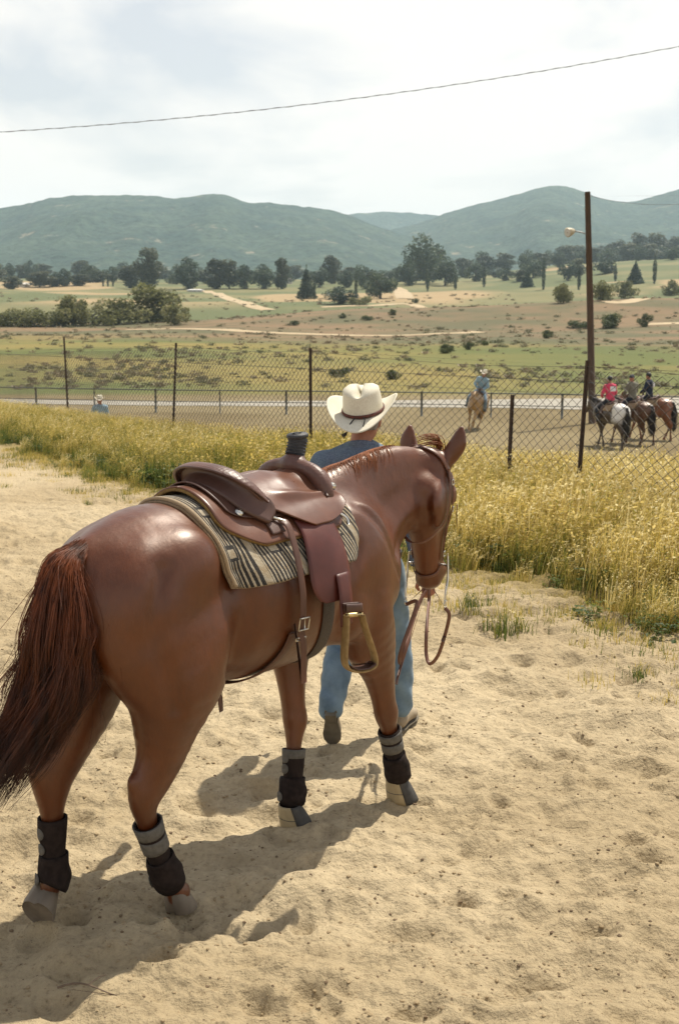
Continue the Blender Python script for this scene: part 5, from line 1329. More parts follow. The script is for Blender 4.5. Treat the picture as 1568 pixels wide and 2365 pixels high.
def limbs(S, J, grow=0.0, arms=True, legs=True, torso=True, head=True, hands=True, wr=1.0, k=.03, fem=1.0):
    g = grow
    def V(n): return np.asarray(J[n], float)
    up = V('neck') - V('pelvis'); up /= np.linalg.norm(up)
    sd = V('sh_r') - V('sh_l'); sd /= np.linalg.norm(sd)
    if torso:
        p, c, nk = V('pelvis'), V('chest'), V('neck')
        S.loft([(*(p - up * .06), .155 + g, .105 + g), (*(p + up * .06), .158 + g, .108 + g), (*(p * .55 + c * .45), .145 + g, .10 + g), (*c, .168 + g, .115 + g), (*(c * .35 + nk * .65), .150 + g, .095 + g), (*(c * .10 + nk * .90), .09 + g, .07 + g)], side=sd, k=k)
        S.loft([(*V('sh_l'), .062 + g, .062 + g), (*(nk * .82 + c * .18), .075 + g, .06 + g), (*V('sh_r'), .062 + g, .062 + g)], side=(0, 1, 0), k=.05)
    if head:
        nk, h = V('neck'), V('head')
        S.loft([(*(nk - up * .03), .062 + g, .062 + g), (*(nk * .4 + h * .6), .058 + g, .06 + g)], side=sd, k=.02, sub=1)
        fw = np.asarray(J.get('face', np.cross(up, sd)), float); fw /= np.linalg.norm(fw); hu = up
        M = np.stack([sd, fw, hu], 1)
        S.ell(h + hu * .03, (.076, .095, .105), rot=M, k=.02); S.ell(h + fw * .035 - hu * .045, (.058, .062, .07), rot=M, k=.03)
        S.ell(h + fw * .10 - hu * .01, (.014, .02, .026), rot=M, k=.015)
        for s in (-1, 1): S.ell(h + sd * s * .078 - hu * .005 - fw * .005, (.012, .022, .034), rot=M, k=.01)
    for s in 'lr':
        if arms:
            a, b, w = V('sh_' + s), V('el_' + s), V('wr_' + s)
            S.loft([(*a, .058 + g, .058 + g), (*(a * .5 + b * .5), .050 + g, .050 + g), (*b, .044 + g, .044 + g), (*(b * .55 + w * .45), .041 + g * wr, .041 + g * wr), (*w, .030 + g * wr, .032 + g * wr)], k=k)
        if hands:
            w = V('wr_' + s); b = V('el_' + s); d = w - b; d /= np.linalg.norm(d)
            hp_ = V('hand_' + s) if 'hand_' + s in J else w + d * .08
            d2 = hp_ - w; d2 /= np.linalg.norm(d2) + 1e-9
            pn = np.asarray(J.get('palm_' + s, sd * (-1 if s == 'r' else 1)), float); pn -= d2 * (pn @ d2); pn /= np.linalg.norm(pn); ac = np.cross(d2, pn)
            S.loft([(*w, .028 + g, .022 + g), (*(w + d2 * .05), .037 + g, .017 + g), (*(w + d2 * .085), .038 + g, .015 + g)], side=ac, k=.015)
            for q, ln in ((-.027, .9), (-.009, 1.0), (.009, .96), (.027, .78)):
                b0 = w + d2 * .085 + ac * q; k1 = b0 + (d2 * .75 + pn * .66) * .036 * ln; k2 = k1 + (d2 * -.15 + pn * .99) * .026 * ln; k3 = k2 + (d2 * -.85 + pn * .5) * .02 * ln
                S.loft([(*b0, .0095, .0095), (*k1, .009, .009), (*k2, .0085, .0085), (*k3, .0075, .0075)], k=.006, sub=1)
            t0 = w + d2 * .03 - ac * .028; t1 = t0 + (d2 * .6 - ac * .5 + pn * .5) * .04; t2 = t1 + (d2 * .4 + ac * .4 + pn * .8) * .03
            S.loft([(*t0, .014, .014), (*t1, .0105, .0105), (*t2, .0085, .0085)], k=.01, sub=1)
        if legs:
            a, b, n_ = V('hip_' + s), V('kn_' + s), V('an_' + s)
            S.loft([(*a, .092 + g, .095 + g), (*(a * .6 + b * .4), .080 + g, .082 + g), (*b, .058 + g, .060 + g), (*(b * .65 + n_ * .35), .056 + g * wr, .060 + g * wr), (*n_, .042 + g * wr, .046 + g * wr)], side=sd, k=k)
def boot_sdf(S, an, toe, heel, up, g=0.0):
    an, toe, heel, up = [np.asarray(q, float) for q in (an, toe, heel, up)]
    f = toe - heel; L = np.linalg.norm(f); f /= L; sdv = np.cross(f, up); sdv /= np.linalg.norm(sdv); u = np.cross(sdv, f)
    S.loft([(*(an + up * .16), .058 + g, .062 + g), (*(an + up * .05), .050 + g, .055 + g), (*an, .046 + g, .052 + g)], side=sdv, k=.02, sub=2)
    S.loft([(*(heel + u * .05 + f * .045), .036 + g, .04 + g), (*(heel + u * .055 + f * L * .45), .037 + g, .042 + g), (*(heel + u * .042 + f * L * .70), .046 + g, .032 + g), (*(heel + u * .034 + f * (L - .035)), .032 + g, .024 + g)], side=sdv, k=.03)
def sole(an, toe, heel, up, parent):
    an, toe, heel, up = [np.asarray(q, float) for q in (an, toe, heel, up)]
    f = toe - heel; L = np.linalg.norm(f); f /= L; sdv = np.cross(f, up); sdv /= np.linalg.norm(sdv); u = np.cross(sdv, f)
    out = [(0, .030), (.05, .036), (.10, .033), (.15, .040), (.20, .048), (.25, .044), (.285, .028), (.30, .008)]
    sc = L / .30; V = []
    for z in (.004, .010):
        V += [heel + f * x * sc + sdv * w + u * z for x, w in out] + [heel + f * x * sc - sdv * w + u * z for x, w in out[::-1]]
    n = len(out) * 2; F = [[i, (i + 1) % n, n + (i + 1) % n, n + i] for i in range(n)]
    h = len(out)
    for b0 in (0, n): F += [[b0 + i, b0 + i + 1, b0 + n - 2 - i, b0 + n - 1 - i] for i in range(h - 1)]
    mb = MB(); mb.add(V, F)
    mb.box(heel + f * .035 + u * -.010, (.055, .06, .026), rot=Matrix((tuple(sdv), tuple(f), tuple(u))).transposed())
    return mb.build('sole', sole_m, parent, smooth=False)

def person(label, loc, rz, J, vox, shirt, trousers, boots, hat='cowboy', hatm=None, group=None, wrinkle=True, waist=None, tilt=(0, 0, 0), hairm=None, boot_pts=None):
    root = empty('person', loc, rz, label=label, cat='person', group=group)
    pts = np.array([v for n, v in J.items() if n not in ('face', 'palm_l', 'palm_r')], float)
    lo, hi = pts.min(0) - .24, pts.max(0) + .24
    S = SDF(lo, hi, vox); limbs(S, J, grow=-.006)
    for s in 'lr':
        if boot_pts: boot_sdf(S, *boot_pts[s], g=-.012)
        else: boot_sdf(S, J['an_' + s], J['toe_' + s], J['heel_' + s], J['bup_' + s], g=-.012)
    link('body', S.mesh('person body', 2), skin_m, root)
    wz = waist if waist is not None else J['pelvis'][2] + .06
    up = np.asarray(J['neck']) - np.asarray(J['pelvis']); up /= np.linalg.norm(up)
    T = SDF(lo, hi, vox); limbs(T, J, grow=.016, legs=False, head=False, hands=False, wr=.8)
    if wrinkle: T.warp(.004, 26, seed=3)
    T.cut(np.asarray(J['pelvis']) - up * .02, -up)
    T.ell(np.asarray(J['neck']) + up * .035, (.066, .066, .06), k=.005, op='sub')
    sh = link('shirt', T.mesh('shirt', 2), shirt, root)
    nk = np.asarray(J['neck']); th = np.linspace(0, 2 * math.pi, 25)
    e1 = np.asarray(J['sh_r'], float) - np.asarray(J['sh_l'], float); e1 /= np.linalg.norm(e1); e2 = np.cross(up, e1)
    if vox < .012:
        cpts = np.array([nk - up * .005 + e1 * .074 * math.cos(t) + e2 * .076 * math.sin(t) + up * (.018 - .02 * math.sin(t)) for t in th])
        MB().tube(cpts, 1.0, n=10, flat=(.004, .024), up=np.tile(up, (25, 1)), caps=False).build('collar', shirt, sh)
    B = SDF(lo, hi, vox); limbs(B, J, grow=.015, arms=False, head=False, hands=False, wr=1.5)
    if wrinkle: B.warp(.0042, 26, seed=8, stretch=(1, 1, 1.6))
    B.cut(np.asarray(J['pelvis']) + up * .05, up)
    link('jeans', B.mesh('jeans', 2), trousers, root)
    for s in 'lr':
        bp = boot_pts[s] if boot_pts else (J['an_' + s], J['toe_' + s], J['heel_' + s], J['bup_' + s])
        p4 = np.array(bp[:3], float); C = SDF(p4.min(0) - .22, p4.max(0) + .24, max(vox * .8, .006)); boot_sdf(C, *bp)
        bo = link('boot', C.mesh('boot', 2), boots, root)
        if vox < .012: sole(*bp, bo)
    h = np.asarray(J['head'], float)
    if hat == 'cowboy':
        o = link('hat', HAT_ME, hatm or straw_m, root); o.location = h + up * .045; fw = np.asarray(J.get('face', np.cross(up, e1)), float)
        o.rotation_euler = (tilt[0], tilt[1], math.atan2(-fw[0], fw[1]) + tilt[2])
        if not o.modifiers: so = o.modifiers.new('thickness', 'SOLIDIFY'); so.thickness = .004; so.offset = 0
        link('hat_band', BAND_ME, band_m, o)
    elif hat == 'cap' or hat == 'hair':
        C = SDF(h - .2, h + .2, max(vox * .7, .007)); C.ell(h + up * .042, (.088, .106, .105), k=.01); C.cut(h + up * (.02 if hat == 'cap' else -.01), -up - e2 * (.0 if hat == 'cap' else -.5))
        link('cap' if hat == 'cap' else 'hair', C.mesh(hat, 2), hairm, root)
    return root, sh

MAN = np.array([.14, 6.13, 0.])
JM = dict(pelvis=(.0, .0, .95), chest=(-.03, .03, 1.30), neck=(-.04, .045, 1.53), head=(-.015, .075, 1.685), face=(.22, 1, 0),
          sh_l=(-.215, .03, 1.45), el_l=(-.29, .0, 1.17), wr_l=(-.27, .08, .93), hand_l=(-.27, .11, .85),
          sh_r=(.155, .06, 1.45), el_r=(.235, -.01, 1.16), wr_r=(.285, -.08, .915), hand_r=(.31, -.125, .84), palm_r=(-.2, .95, -.1),
          hip_l=(-.10, .0, .90), kn_l=(-.13, .0, .52), an_l=(-.185, -.17, .235), toe_l=(-.175, -.10, .008), heel_l=(-.185, -.235, .235), bup_l=(.03, .55, .83),
          hip_r=(.09, .01, .90), kn_r=(.165, .10, .50), an_r=(.185, .13, .15), toe_r=(.275, .37, .012), heel_r=(.17, .085, .012), bup_r=(-.02, -.05, 1))
man, man_shirt = person('man in a white straw cowboy hat, blue shirt and jeans walking behind the horse\'s neck', MAN, 0, JM, .0068, check_material(), denim_m, boot_m, tilt=(R(17), R(-3), 0))
hat_o = [o for o in man.children if o.name.startswith('hat')][0]
# hair under the brim at the nape, cord and tassel behind the band
NS = SDF((-.15, -.15, 1.5), (.15, .25, 1.85), .007)
NS.ell((-.02, .055, 1.685), (.085, .095, .085), k=.01); NS.cut((0, .03, 1.6), (.1, 1, -.1)); NS.cut((0, 0, 1.64), (0, 0, -1))
link('hair', NS.mesh('hair', 2), greyhair_m, man)
cm = MB()
cm.tube(crom(np.array([(-.02, -.122, .012), (-.035, -.15, .0), (-.05, -.175, -.02), (-.055, -.19, -.035)]), 5), .0035, n=6)
cm.tube(crom(np.array([(.02, -.122, .012), (.035, -.15, .015), (.03, -.18, -.01), (.02, -.19, -.03)]), 5), .003, n=6)
for i in range(14):
    e = np.array([-.055, -.19, -.035]); cm.tube([e, e + [rng.uniform(-.03, .0), rng.uniform(-.02, .01), rng.uniform(-.03, -.012)]], .002, n=4)
cm.build('hat_cord', mat('dark cord', (.02, .014, .012)), hat_o)
mb = MB(); th = np.linspace(0, 2 * math.pi, 33); mb.tube(np.stack([.178 * np.cos(th), .13 * np.sin(th), np.full(33, 1.005)], 1), 1.0, n=8, flat=(.004, .02), up=(0, 0, 1), caps=False); mb.build('belt', L_dark, man)
# ------------------------------------------------------------------ chain-link fence along the grass
rust_m = mat('rusty steel post', (.030, .022, .018), (.075, .045, .030), scale=30, rough=.85, bump=.5, bscale=70)
wire_m = mat('weathered galvanised wire', (.05, .042, .032), (.13, .11, .085), scale=3, rough=.6, metal=.2)
FH = 1.76
fence = empty('chain_link_fence', (2.46, 12.2, 0), 0, label='rusty chain-link fence running along the tall grass', cat='fence')
FO = np.array([2.46, 12.2, 0])
POSTS = [(5.3, 6.75, 1.76, .0, .0), (2.40, 12.2, 1.78, .045, .0), (-.42, 17.75, 1.76, .0, .0), (-3.15, 22.9, 1.76, .06, .0), (-6.35, 28.4, 2.0, -.02, .0), (-9.9, 34.2, 2.2, .03, .0), (1.86, 13.35, 1.37, .03, .02)]
for (x, y, h, lx, ly) in POSTS:
    z0 = float(zt(x, y)); mb = MB()
    a = np.array([x, y, z0 - .15]) - FO; t = np.array([lx * h, ly * h, h + .15])
    ax = t / np.linalg.norm(t); rot = Vector(ax).to_track_quat('Z', 'Y').to_matrix() @ Matrix.Rotation(.5, 3, 'Z')
    Rm = np.array(rot)
    for cx, cy, w, d in ((0, 0, .044, .012), (0, .014, .012, .030)):      # T section
        mb.box(a + t / 2 + Rm @ np.array([cx, cy, 0]), (w, d, np.linalg.norm(t)), rot=rot)
    for k in range(int(h / .07)):                                          # studs along the face
        mb.box(a + t * (.12 + .86 * k * .07 / h) + Rm @ np.array([0, -.009, 0]), (.018, .008, .018), rot=rot)
    mb.build('post', rust_m, fence, smooth=False)
def link_mesh(i0, i1, sag, nm='mesh_panel'):
    """woven diamond wire between two posts: zigzag wires that hook into each other"""
    a, b = FENCE[i0], FENCE[i1]; L = np.linalg.norm(b - a); u = (b - a) / L; nrm = np.array([-u[1], u[0]])
    pitch = .076; nw = int(L / pitch); rows = int((FH - .08) / (pitch * .68)); mb = MB(); V = []; F = []; n = 0
    zz = np.arange(rows + 1)
    r = .0042
    for w in range(nw):
        s = (w + .5) * pitch; zig = np.where((zz + w) % 2 == 0, 0, pitch * 1.04) - pitch * .5
        ss = s + zig; ph = ss / L
        top = 1 - (.03 + sag * 4 * ph * (1 - ph)) * (zz / rows) ** 2
        bow = .05 * np.sin(ph * 9 + i0) * np.sin(zz / rows * 2.6)
        x = a[0] + u[0] * ss + nrm[0] * (bow + .004 * np.where(zz % 2 == 0, 1, -1)); y = a[1] + u[1] * ss + nrm[1] * (bow + .004 * np.where(zz % 2 == 0, 1, -1))
        g = zt(a[0] + u[0] * s, a[1] + u[1] * s); z = g + .05 + zz * (FH - .08) / rows * top
        P = np.stack([x, y, z], 1) - FO
        # square wire section as ribbon pairs
        d1 = np.array([u[0], u[1], 0]) * r * 1.3; d2 = np.array([nrm[0], nrm[1], 0]) * r
        Q_ = np.stack([P - d1, P - d2, P + d1, P + d2], 1).reshape(-1, 3); V.append(Q_); m = len(P)
        F.append(grid_faces(m, 4, True) + n); n += 4 * m
    me = mesh_np(nm, np.vstack(V), np.vstack(F), smooth=False)
    return link(nm, me, wire_m, fence, kind='stuff')
for i in range(1, 6): link_mesh(i, i + 1, [.0, .02, .03, .02, .03, .03][i])
for k, (zz_, sg) in enumerate(((1.72, .05),)):       # tension wire through the top of the mesh
    for i in range(1, 6):
        a, b = FENCE[i], FENCE[i + 1]; t = np.linspace(0, 1, 14)[:, None]; P = a + (b - a) * t
        z = zt(P[:, 0], P[:, 1])[:, None] + zz_ - sg * 4 * t * (1 - t)
        MB().tube(np.hstack([P, z]) - FO, .0022, n=5).build('tension_wire', wire_m, fence)

# ------------------------------------------------------------------ low arena rail
rail_m = mat('grey-green pipe', (.075, .085, .08), (.13, .14, .13), scale=12, rough=.6, metal=.3)
RA = np.array([(-36, 68.), (-20, 61.), (-9, 57.5), (0, 56), (7, 54.5), (13.2, 52.6), (19, 50.), (30, 44.)])
rail = empty('arena_rail', (0, 56, float(zt(0, 56))), 0, label='low grey pipe rail around the far arena', cat='rail')
RO = np.array([0, 56, float(zt(0, 56))])
Pr = crom(RA, 12); ss = np.concatenate([[0], np.cumsum(np.linalg.norm(np.diff(Pr, axis=0), axis=1))])
def rp(s): return np.array([np.interp(s, ss, Pr[:, 0]), np.interp(s, ss, Pr[:, 1])])
for i, s in enumerate(np.arange(1.0, ss[-1], 3.15)):
    p = rp(s); z = float(zt(*p)); h = 1.12; w = .055 if i % 2 else .035
    MB().tube(np.array([(p[0], p[1], z - .1), (p[0], p[1], z + h)]) - RO, w, n=8).build('post', rail_m, rail)
for hh in (1.08, .55):
    q = np.array([(*rp(s), 0) for s in np.linspace(0, ss[-1], 90)]); q[:, 2] = zt(q[:, 0], q[:, 1]) + hh
    MB().tube(q - RO, .028 if hh > 1 else .018, n=6).build('rail', rail_m, rail)

# ------------------------------------------------------------------ utility pole with floodlight, overhead cables
wood_m = mat('creosoted wood', (.045, .028, .018), (.11, .065, .038), scale=6, rough=.9, bump=.5, stretch=(4, 4, .4), bdist=.02)
base = hit(1368, 978, d0=30); zb = float(zt(base[0], base[1])); topp = at_depth(1356, 443, base[1])
pole = empty('utility_pole', base, 0, label='tall dark wooden utility pole with a floodlight behind the fence', cat='pole')
tp = topp - base
MB().tube(np.array([(0, 0, -.4), tp * .5, tp]), [.165, .14, .115], n=14).build('mast', wood_m, pole)
lp = at_depth(1354, 540, base[1]) - base; le = at_depth(1322, 534, base[1]) - base
MB().tube([lp, lp * .5 + le * .5 + [0, 0, .03], le], .028, n=8).build('lamp_arm', mat('galvanised arm', (.3, .3, .29), rough=.5, metal=.7), pole)
lampm = mat('cream lamp housing', (.42, .36, .24), (.52, .46, .33), scale=8, rough=.5)
mb = MB(); d = np.array([-.45, -.35, -.12]); d /= np.linalg.norm(d)
mb.tube([le + d * -.10, le + d * .0, le + d * .12, le + d * .30, le + d * .33], [.06, .12, .16, .20, .17], n=16); hd = mb.build('lamp_housing', lampm, pole)
MB().tube([le + d * .331, le + d * .336], [.16, .02], n=16).build('lens', mat('lamp glass', (.5, .5, .48), rough=.1), hd)
for k in range(2): MB().tube([tp + [-.12, 0, -.18 - .5 * k], tp + [.16, 0, -.18 - .5 * k]], .02, n=6).build('bracket', metal_m, pole)
cable_m = mat('dark twisted cable', (.10, .105, .11), (.18, .19, .20), scale=3, rough=.6)
def cable(name, label, p0, p1, p2, r, twist=True):
    t = np.linspace(-.35, 1.35, 260)[:, None]; p0, p1, p2 = map(np.asarray, (p0, p1, p2))
    # quadratic through three points
    P = p0 * (2 * (t - .5) * (t - 1)) + p1 * (-4 * t * (t - 1)) + p2 * (2 * t * (t - .5))
    mb = MB(); mb.tube(P - P[0], r, n=6, caps=False)
    if twist:
        a = np.linspace(0, 260 * 1.1, 260); off = np.stack([0 * a, np.cos(a), np.sin(a)], 1) * r * 1.8
        mb.tube(P - P[0] + off, r * .7, n=5, caps=False)
    o = mb.build(name, cable_m, None, label=label, cat='cable'); o.location = P[0]; return o
D = 34.0
cable('overhead_cable', 'thick twisted overhead cable crossing the sky from left to right', at_depth(0, 305, D), at_depth(784, 232, D), at_depth(1568, 107, D), .0075)
w0 = base + tp + np.array([.16, 0, -.18]); w2 = at_depth(1568, 452, base[1] - 6); w1 = (w0 + w2) / 2 + [0, 0, -.12]
cable('overhead_wire', 'thin wire leading right from the top of the utility pole', w0, w1, w2, .008, False) if False else None
tt = np.linspace(0, 1.6, 40)[:, None]; Pw = w0 + (w2 - w0) * tt + np.array([0, 0, -.5]) * (tt * (1.6 - tt))
o = MB().tube(Pw - w0, .008, n=5).build('overhead_wire', cable_m, None, label='thin wire leading right from the top of the utility pole', cat='cable'); o.location = w0
# ------------------------------------------------------------------ green tufts at the edge of the sand
TUFT = [(1085, 1410, 1.0, 'upright green grass tuft nearest the hanging reins', 0), (1150, 1462, 1.25, 'largest green grass tuft on the sand right of the reins', 1), (1205, 1455, .9, 'green tuft just right of the largest one', 2),
        (1345, 1432, .8, 'low leafy weed at the foot of the tall grass', 3), (1385, 1425, .8, 'second low leafy weed, nearer the tall grass', 4), (1530, 1478, .9, 'green weed at the right edge of the picture', 3), (1470, 1562, .6, 'small thin tuft alone on the open sand', 2),
        (203, 1165, .6, 'tiny green tuft on the sand at the far left', 0), (1265, 1445, .6, 'small pale tuft between the reins and the leafy weeds', 1)]
tm = [blade_clump(800 + i, 46, .30, .085, .05, (.17, .10), lean=(.03, 0), wide=.006) for i in range(3)]
tuft_tops = [blade_clump(820 + i, 14, .36, .05, .6, (.40, .12), lean=(.08, 0), wide=.004) for i in range(3)]
for (px, py, s, lab, k) in TUFT:
    p = at_height(px, py, 0.0); r = empty('weed' if k > 2 else 'grass_tuft', (p[0], p[1], float(zt(p[0], p[1])) - .015), random.uniform(0, 6), label=lab, cat='weed' if k > 2 else 'grass', group='green tufts on the sand'); r.scale = (s * .75, s * .75, s * .55)
    link('leaves', leafy[k % 3] if k > 2 else tm[k % 3], grass_m, r)
    if k <= 2: link('stalks', tuft_tops[k % 3], grass_m, r)
p = at_height(205, 2302, 0.0); t = np.linspace(0, 1, 9)[:, None]
P_ = np.hstack([-.10 + .20 * t, .02 * np.sin(t * 3) - .03 * t, .012 + .012 * np.sin(t * 5)])
mbt = MB(); mbt.tube(P_, np.linspace(.0045, .0018, 9), n=6); mbt.tube([P_[4], P_[4] + [.03, .03, .012], P_[4] + [.05, .045, .010]], [.003, .002, .001], n=5)
o = mbt.build('twig', mat('dry twig', (.10, .07, .045), (.17, .12, .08), scale=40, rough=.9), None, label='dry twig lying on the sand in the bottom left corner', cat='twig'); o.location = (p[0], p[1], .02)
# ------------------------------------------------------------------ trees, bushes
bark_m = mat('bark', (.05, .04, .032), (.12, .10, .08), scale=5, rough=.95)
def crown_mesh(seed, lumps, n, leaf, flat=1.0):
    """leaf-sized faces spread through lumps (x, y, z, rx, ry, rz) of a unit-height tree"""
    rg = np.random.default_rng(seed); L = np.array(lumps); w = np.prod(L[:, 3:], axis=1) ** .7; pick = rg.choice(len(L), n, p=w / w.sum())
    d = rg.normal(size=(n, 3)); d /= np.linalg.norm(d, axis=1)[:, None]; r = rg.uniform(.35, 1.08, n) ** .55
    c = L[pick, :3] + d * r[:, None] * L[pick, 3:]; c[:, 2] = np.maximum(c[:, 2], .03)
    a = rg.normal(size=(n, 3)); a /= np.linalg.norm(a, axis=1)[:, None]; b = np.cross(a, rg.normal(size=(n, 3))); b /= np.linalg.norm(b, axis=1)[:, None] + 1e-9
    s = leaf * rg.uniform(.5, 1.3, n)[:, None]; b *= .6
    V = np.stack([c - a * s, c + b * s, c + a * s, c - b * s], 1).reshape(-1, 3)
    me = mesh_np('crown', V, np.arange(4 * n).reshape(-1, 4), False)
    lt = rg.normal(0, .13, len(L)); set_tint(me, np.clip(.45 + lt[pick] + rg.normal(0, .14, n), 0, 1)); return me
def trunk_mesh(seed, h, r, nb=6, spread=.2, z1=.85):
    rg = np.random.default_rng(seed); mb = MB(); t = np.linspace(0, 1, 7)[:, None]
    P = np.hstack([rg.normal(size=(1, 2)) * .02 * t + .015 * np.sin(t * 4 + seed), h * t]); mb.tube(P, r * (1 - .75 * t[:, 0]), n=7)
    for i in range(nb):
        z = rg.uniform(.3, .9) * h; an = rg.uniform(0, 6.28); e = np.array([math.cos(an) * spread * rg.uniform(.6, 1), math.sin(an) * spread, min(z + rg.uniform(.1, .25), z1)])
        b = np.array([0, 0, z]); mb.tube([b, (b + e) / 2 + [0, 0, -.02], e], [r * .5, r * .32, r * .12], n=5)
    return mb.mesh('trunk')
def lumpset(seed, k, zlo, zhi, rad, rl, tall=1.0):
    rg = np.random.default_rng(seed); out = []
    for i in range(k):
        z = rg.uniform(zlo, zhi); f = math.sin(math.pi * min(.97, max(.12, (z - zlo + .06) / (zhi - zlo + .14)))); an = rg.uniform(0, 6.28); rr = rad * f * math.sqrt(rg.random())
        q = rl * rg.uniform(.7, 1.3); out.append((math.cos(an) * rr, math.sin(an) * rr, z, q, q, q * tall))
    return out
KINDS = {}
for i in range(3): KINDS['gum', i] = (crown_mesh(10 + i, lumpset(10 + i, 18, .16, .88, .20, .115, 1.1), 2600, .030), trunk_mesh(10 + i, .8, .022))
for i in range(3): KINDS['oak', i] = (crown_mesh(20 + i, lumpset(20 + i, 18, .16, .82, .36, .15), 3000, .030), trunk_mesh(20 + i, .6, .035, spread=.3))
for i in range(2): KINDS['pine', i] = (crown_mesh(30 + i, [(0, 0, z, .30 * (1.02 - z), .30 * (1.02 - z), .09) for z in np.linspace(.10, .95, 11)], 1900, .034), trunk_mesh(30 + i, .92, .022, 0))
for i in range(3): KINDS['cypress', i] = (crown_mesh(40 + i, [(0, 0, z, .062 * math.sin(.35 + 2.65 * z) * (1 + .3 * math.sin(z * 17 + i * 2)), .062 * math.sin(.35 + 2.65 * z), .07) for z in np.linspace(.05, .97, 13)], 1000, .020), trunk_mesh(40 + i, .9, .011, 0))
for i in range(4): KINDS['bush', i] = (crown_mesh(50 + i, lumpset(50 + i, 16, .12, .80, .62, .22), 2600, .042), trunk_mesh(50 + i, .5, .03, 8, .4, .7))
dk = leafmat('dark evergreen foliage', [(0, (.028, .045, .032)), (.45, (.064, .090, .058)), (.8, (.10, .13, .078)), (1, (.14, .165, .095))], trans=.35)
gm_ = leafmat('eucalyptus foliage', [(0, (.038, .048, .034)), (.45, (.078, .092, .062)), (.8, (.12, .13, .082)), (1, (.165, .165, .105))], trans=.35)
bu = leafmat('olive bush foliage', [(0, (.07, .078, .030)), (.45, (.15, .155, .06)), (.8, (.22, .215, .09)), (1, (.28, .26, .12))], trans=.45)
gr = leafmat('green shrub foliage', [(0, (.035, .05, .020)), (.45, (.075, .095, .034)), (.8, (.12, .14, .05)), (1, (.16, .18, .07))], trans=.4)
MATS = dict(gum=gm_, oak=dk, pine=dk, cypress=dk, bush=bu, shrub=gr)
_cache = {}
def plant(kind, px, base_y, hpx, wpx, label, name, cat, group=None, d0=60, mat_=None, depth=None):
    v = int(abs(px * 7 + base_y)) % 4; kk = 'bush' if kind == 'shrub' else kind
    v %= len([1 for a in KINDS if a[0] == kk]); cme, tme = KINDS[kk, v]
    p = hit(px, base_y, d0=d0) if depth is None else None
    if p is None: x = (px - IMW / 2) / FPX * depth; p = np.array([x, depth, float(zt(x, depth))])
    s = FPX / p[1]; h = hpx * (1.12 if kind in ('gum', 'oak') else 1.0) / s; natural = {'gum': .40, 'oak': .70, 'pine': .58, 'cypress': .13, 'bush': 1.5, 'shrub': 1.5}[kind]
    w = wpx / s / (natural)
    root = empty(name, p - [0, 0, .05 * h], random.uniform(0, 6.28), label=label, cat=cat, group=group)
    root.scale = (w, w, h)
    m_ = mat_ or MATS[kind]
    key = (kk, v, m_.name)
    if key not in _cache:
        c2 = cme.copy(); c2.materials.clear(); c2.materials.append(m_); _cache[key] = c2
    link('crown', _cache[key], None, root); link('trunk', tme, bark_m, root)
    return root
G1 = 'trees in the row below the mountains'
T = [  # kind, x, base, height, width, label
    ('gum', 345, 668, 88, 58, 'tallest grey-green gum tree in the left part of the far row'), ('gum', 300, 666, 50, 42, 'short gum tree just left of the tallest one in the far row'),
    ('oak', 437, 668, 72, 68, 'broad dark tree right of the tallest gum in the far row'), ('gum', 502, 667, 64, 50, 'dark tree at the left of the middle clump in the far row'),
    ('gum', 532, 667, 62, 42, 'slim gum in the middle clump of the far row'), ('oak', 566, 667, 52, 46, 'low round tree at the right of the middle clump'),
    ('oak', 612, 667, 56, 58, 'wide dark tree above the rising dirt track'), ('gum', 650, 667, 66, 40, 'upright tree at the right end of the clump above the dirt track'),
    ('gum', 765, 655, 62, 36, 'lone upright gum in the gap below the mountain saddle'), ('oak', 738, 664, 44, 40, 'small round tree beside the lone upright gum'),
    ('pine', 708, 690, 76, 50, 'pointed dark conifer standing forward of the far row'), ('oak', 800, 664, 40, 44, 'low dark tree left of the big dark tree'),
    ('oak', 842, 668, 54, 50, 'dark tree in the clump left of the big dark tree'), ('oak', 880, 690, 58, 66, 'dark spreading tree in front of the clump by the green field'),
    ('oak', 790, 702, 40, 74, 'low wide dark tree at the edge of the green field'), ('oak', 985, 655, 108, 96, 'biggest dark evergreen standing highest below the mountain saddle'),
    ('oak', 945, 660, 62, 54, 'dark tree leaning on the left of the biggest evergreen'), ('oak', 1026, 660, 62, 60, 'dark tree on the right of the biggest evergreen'),
    ('gum', 1070, 640, 42, 40, 'pale small tree right of the biggest evergreen'), ('oak', 1113, 634, 50, 48, 'round dark tree left of the brown-roofed house'),
    ('gum', 1165, 628, 40, 44, 'small tree just left of the brown-roofed house'), ('oak', 1214, 628, 50, 40, 'dark tree in front of the brown-roofed house'),
    ('pine', 1217, 664, 46, 36, 'short dark conifer in the field below the brown-roofed house'), ('oak', 1310, 648, 44, 36, 'round tree left of the utility pole below the houses'),
    ('pine', 1466, 656, 54, 46, 'dark conifer below the white-roofed house'), ('oak', 1400, 632, 34, 60, 'low dark tree in front of the white-roofed house'),
    ('gum', 92, 664, 34, 52, 'faint low tree near the left edge of the far row'), ('gum', 30, 668, 30, 40, 'faint low tree at the left edge'), ('gum', 186, 660, 26, 44, 'faint low tree behind the big left bush'),
    ('oak', 130, 662, 28, 46, 'dark low tree behind the left bushes')]
for k, x, b, h, w, lab in T: plant(k, x, b, h, w, lab, 'pine_tree' if k == 'pine' else 'tree', 'tree', G1, d0=300)
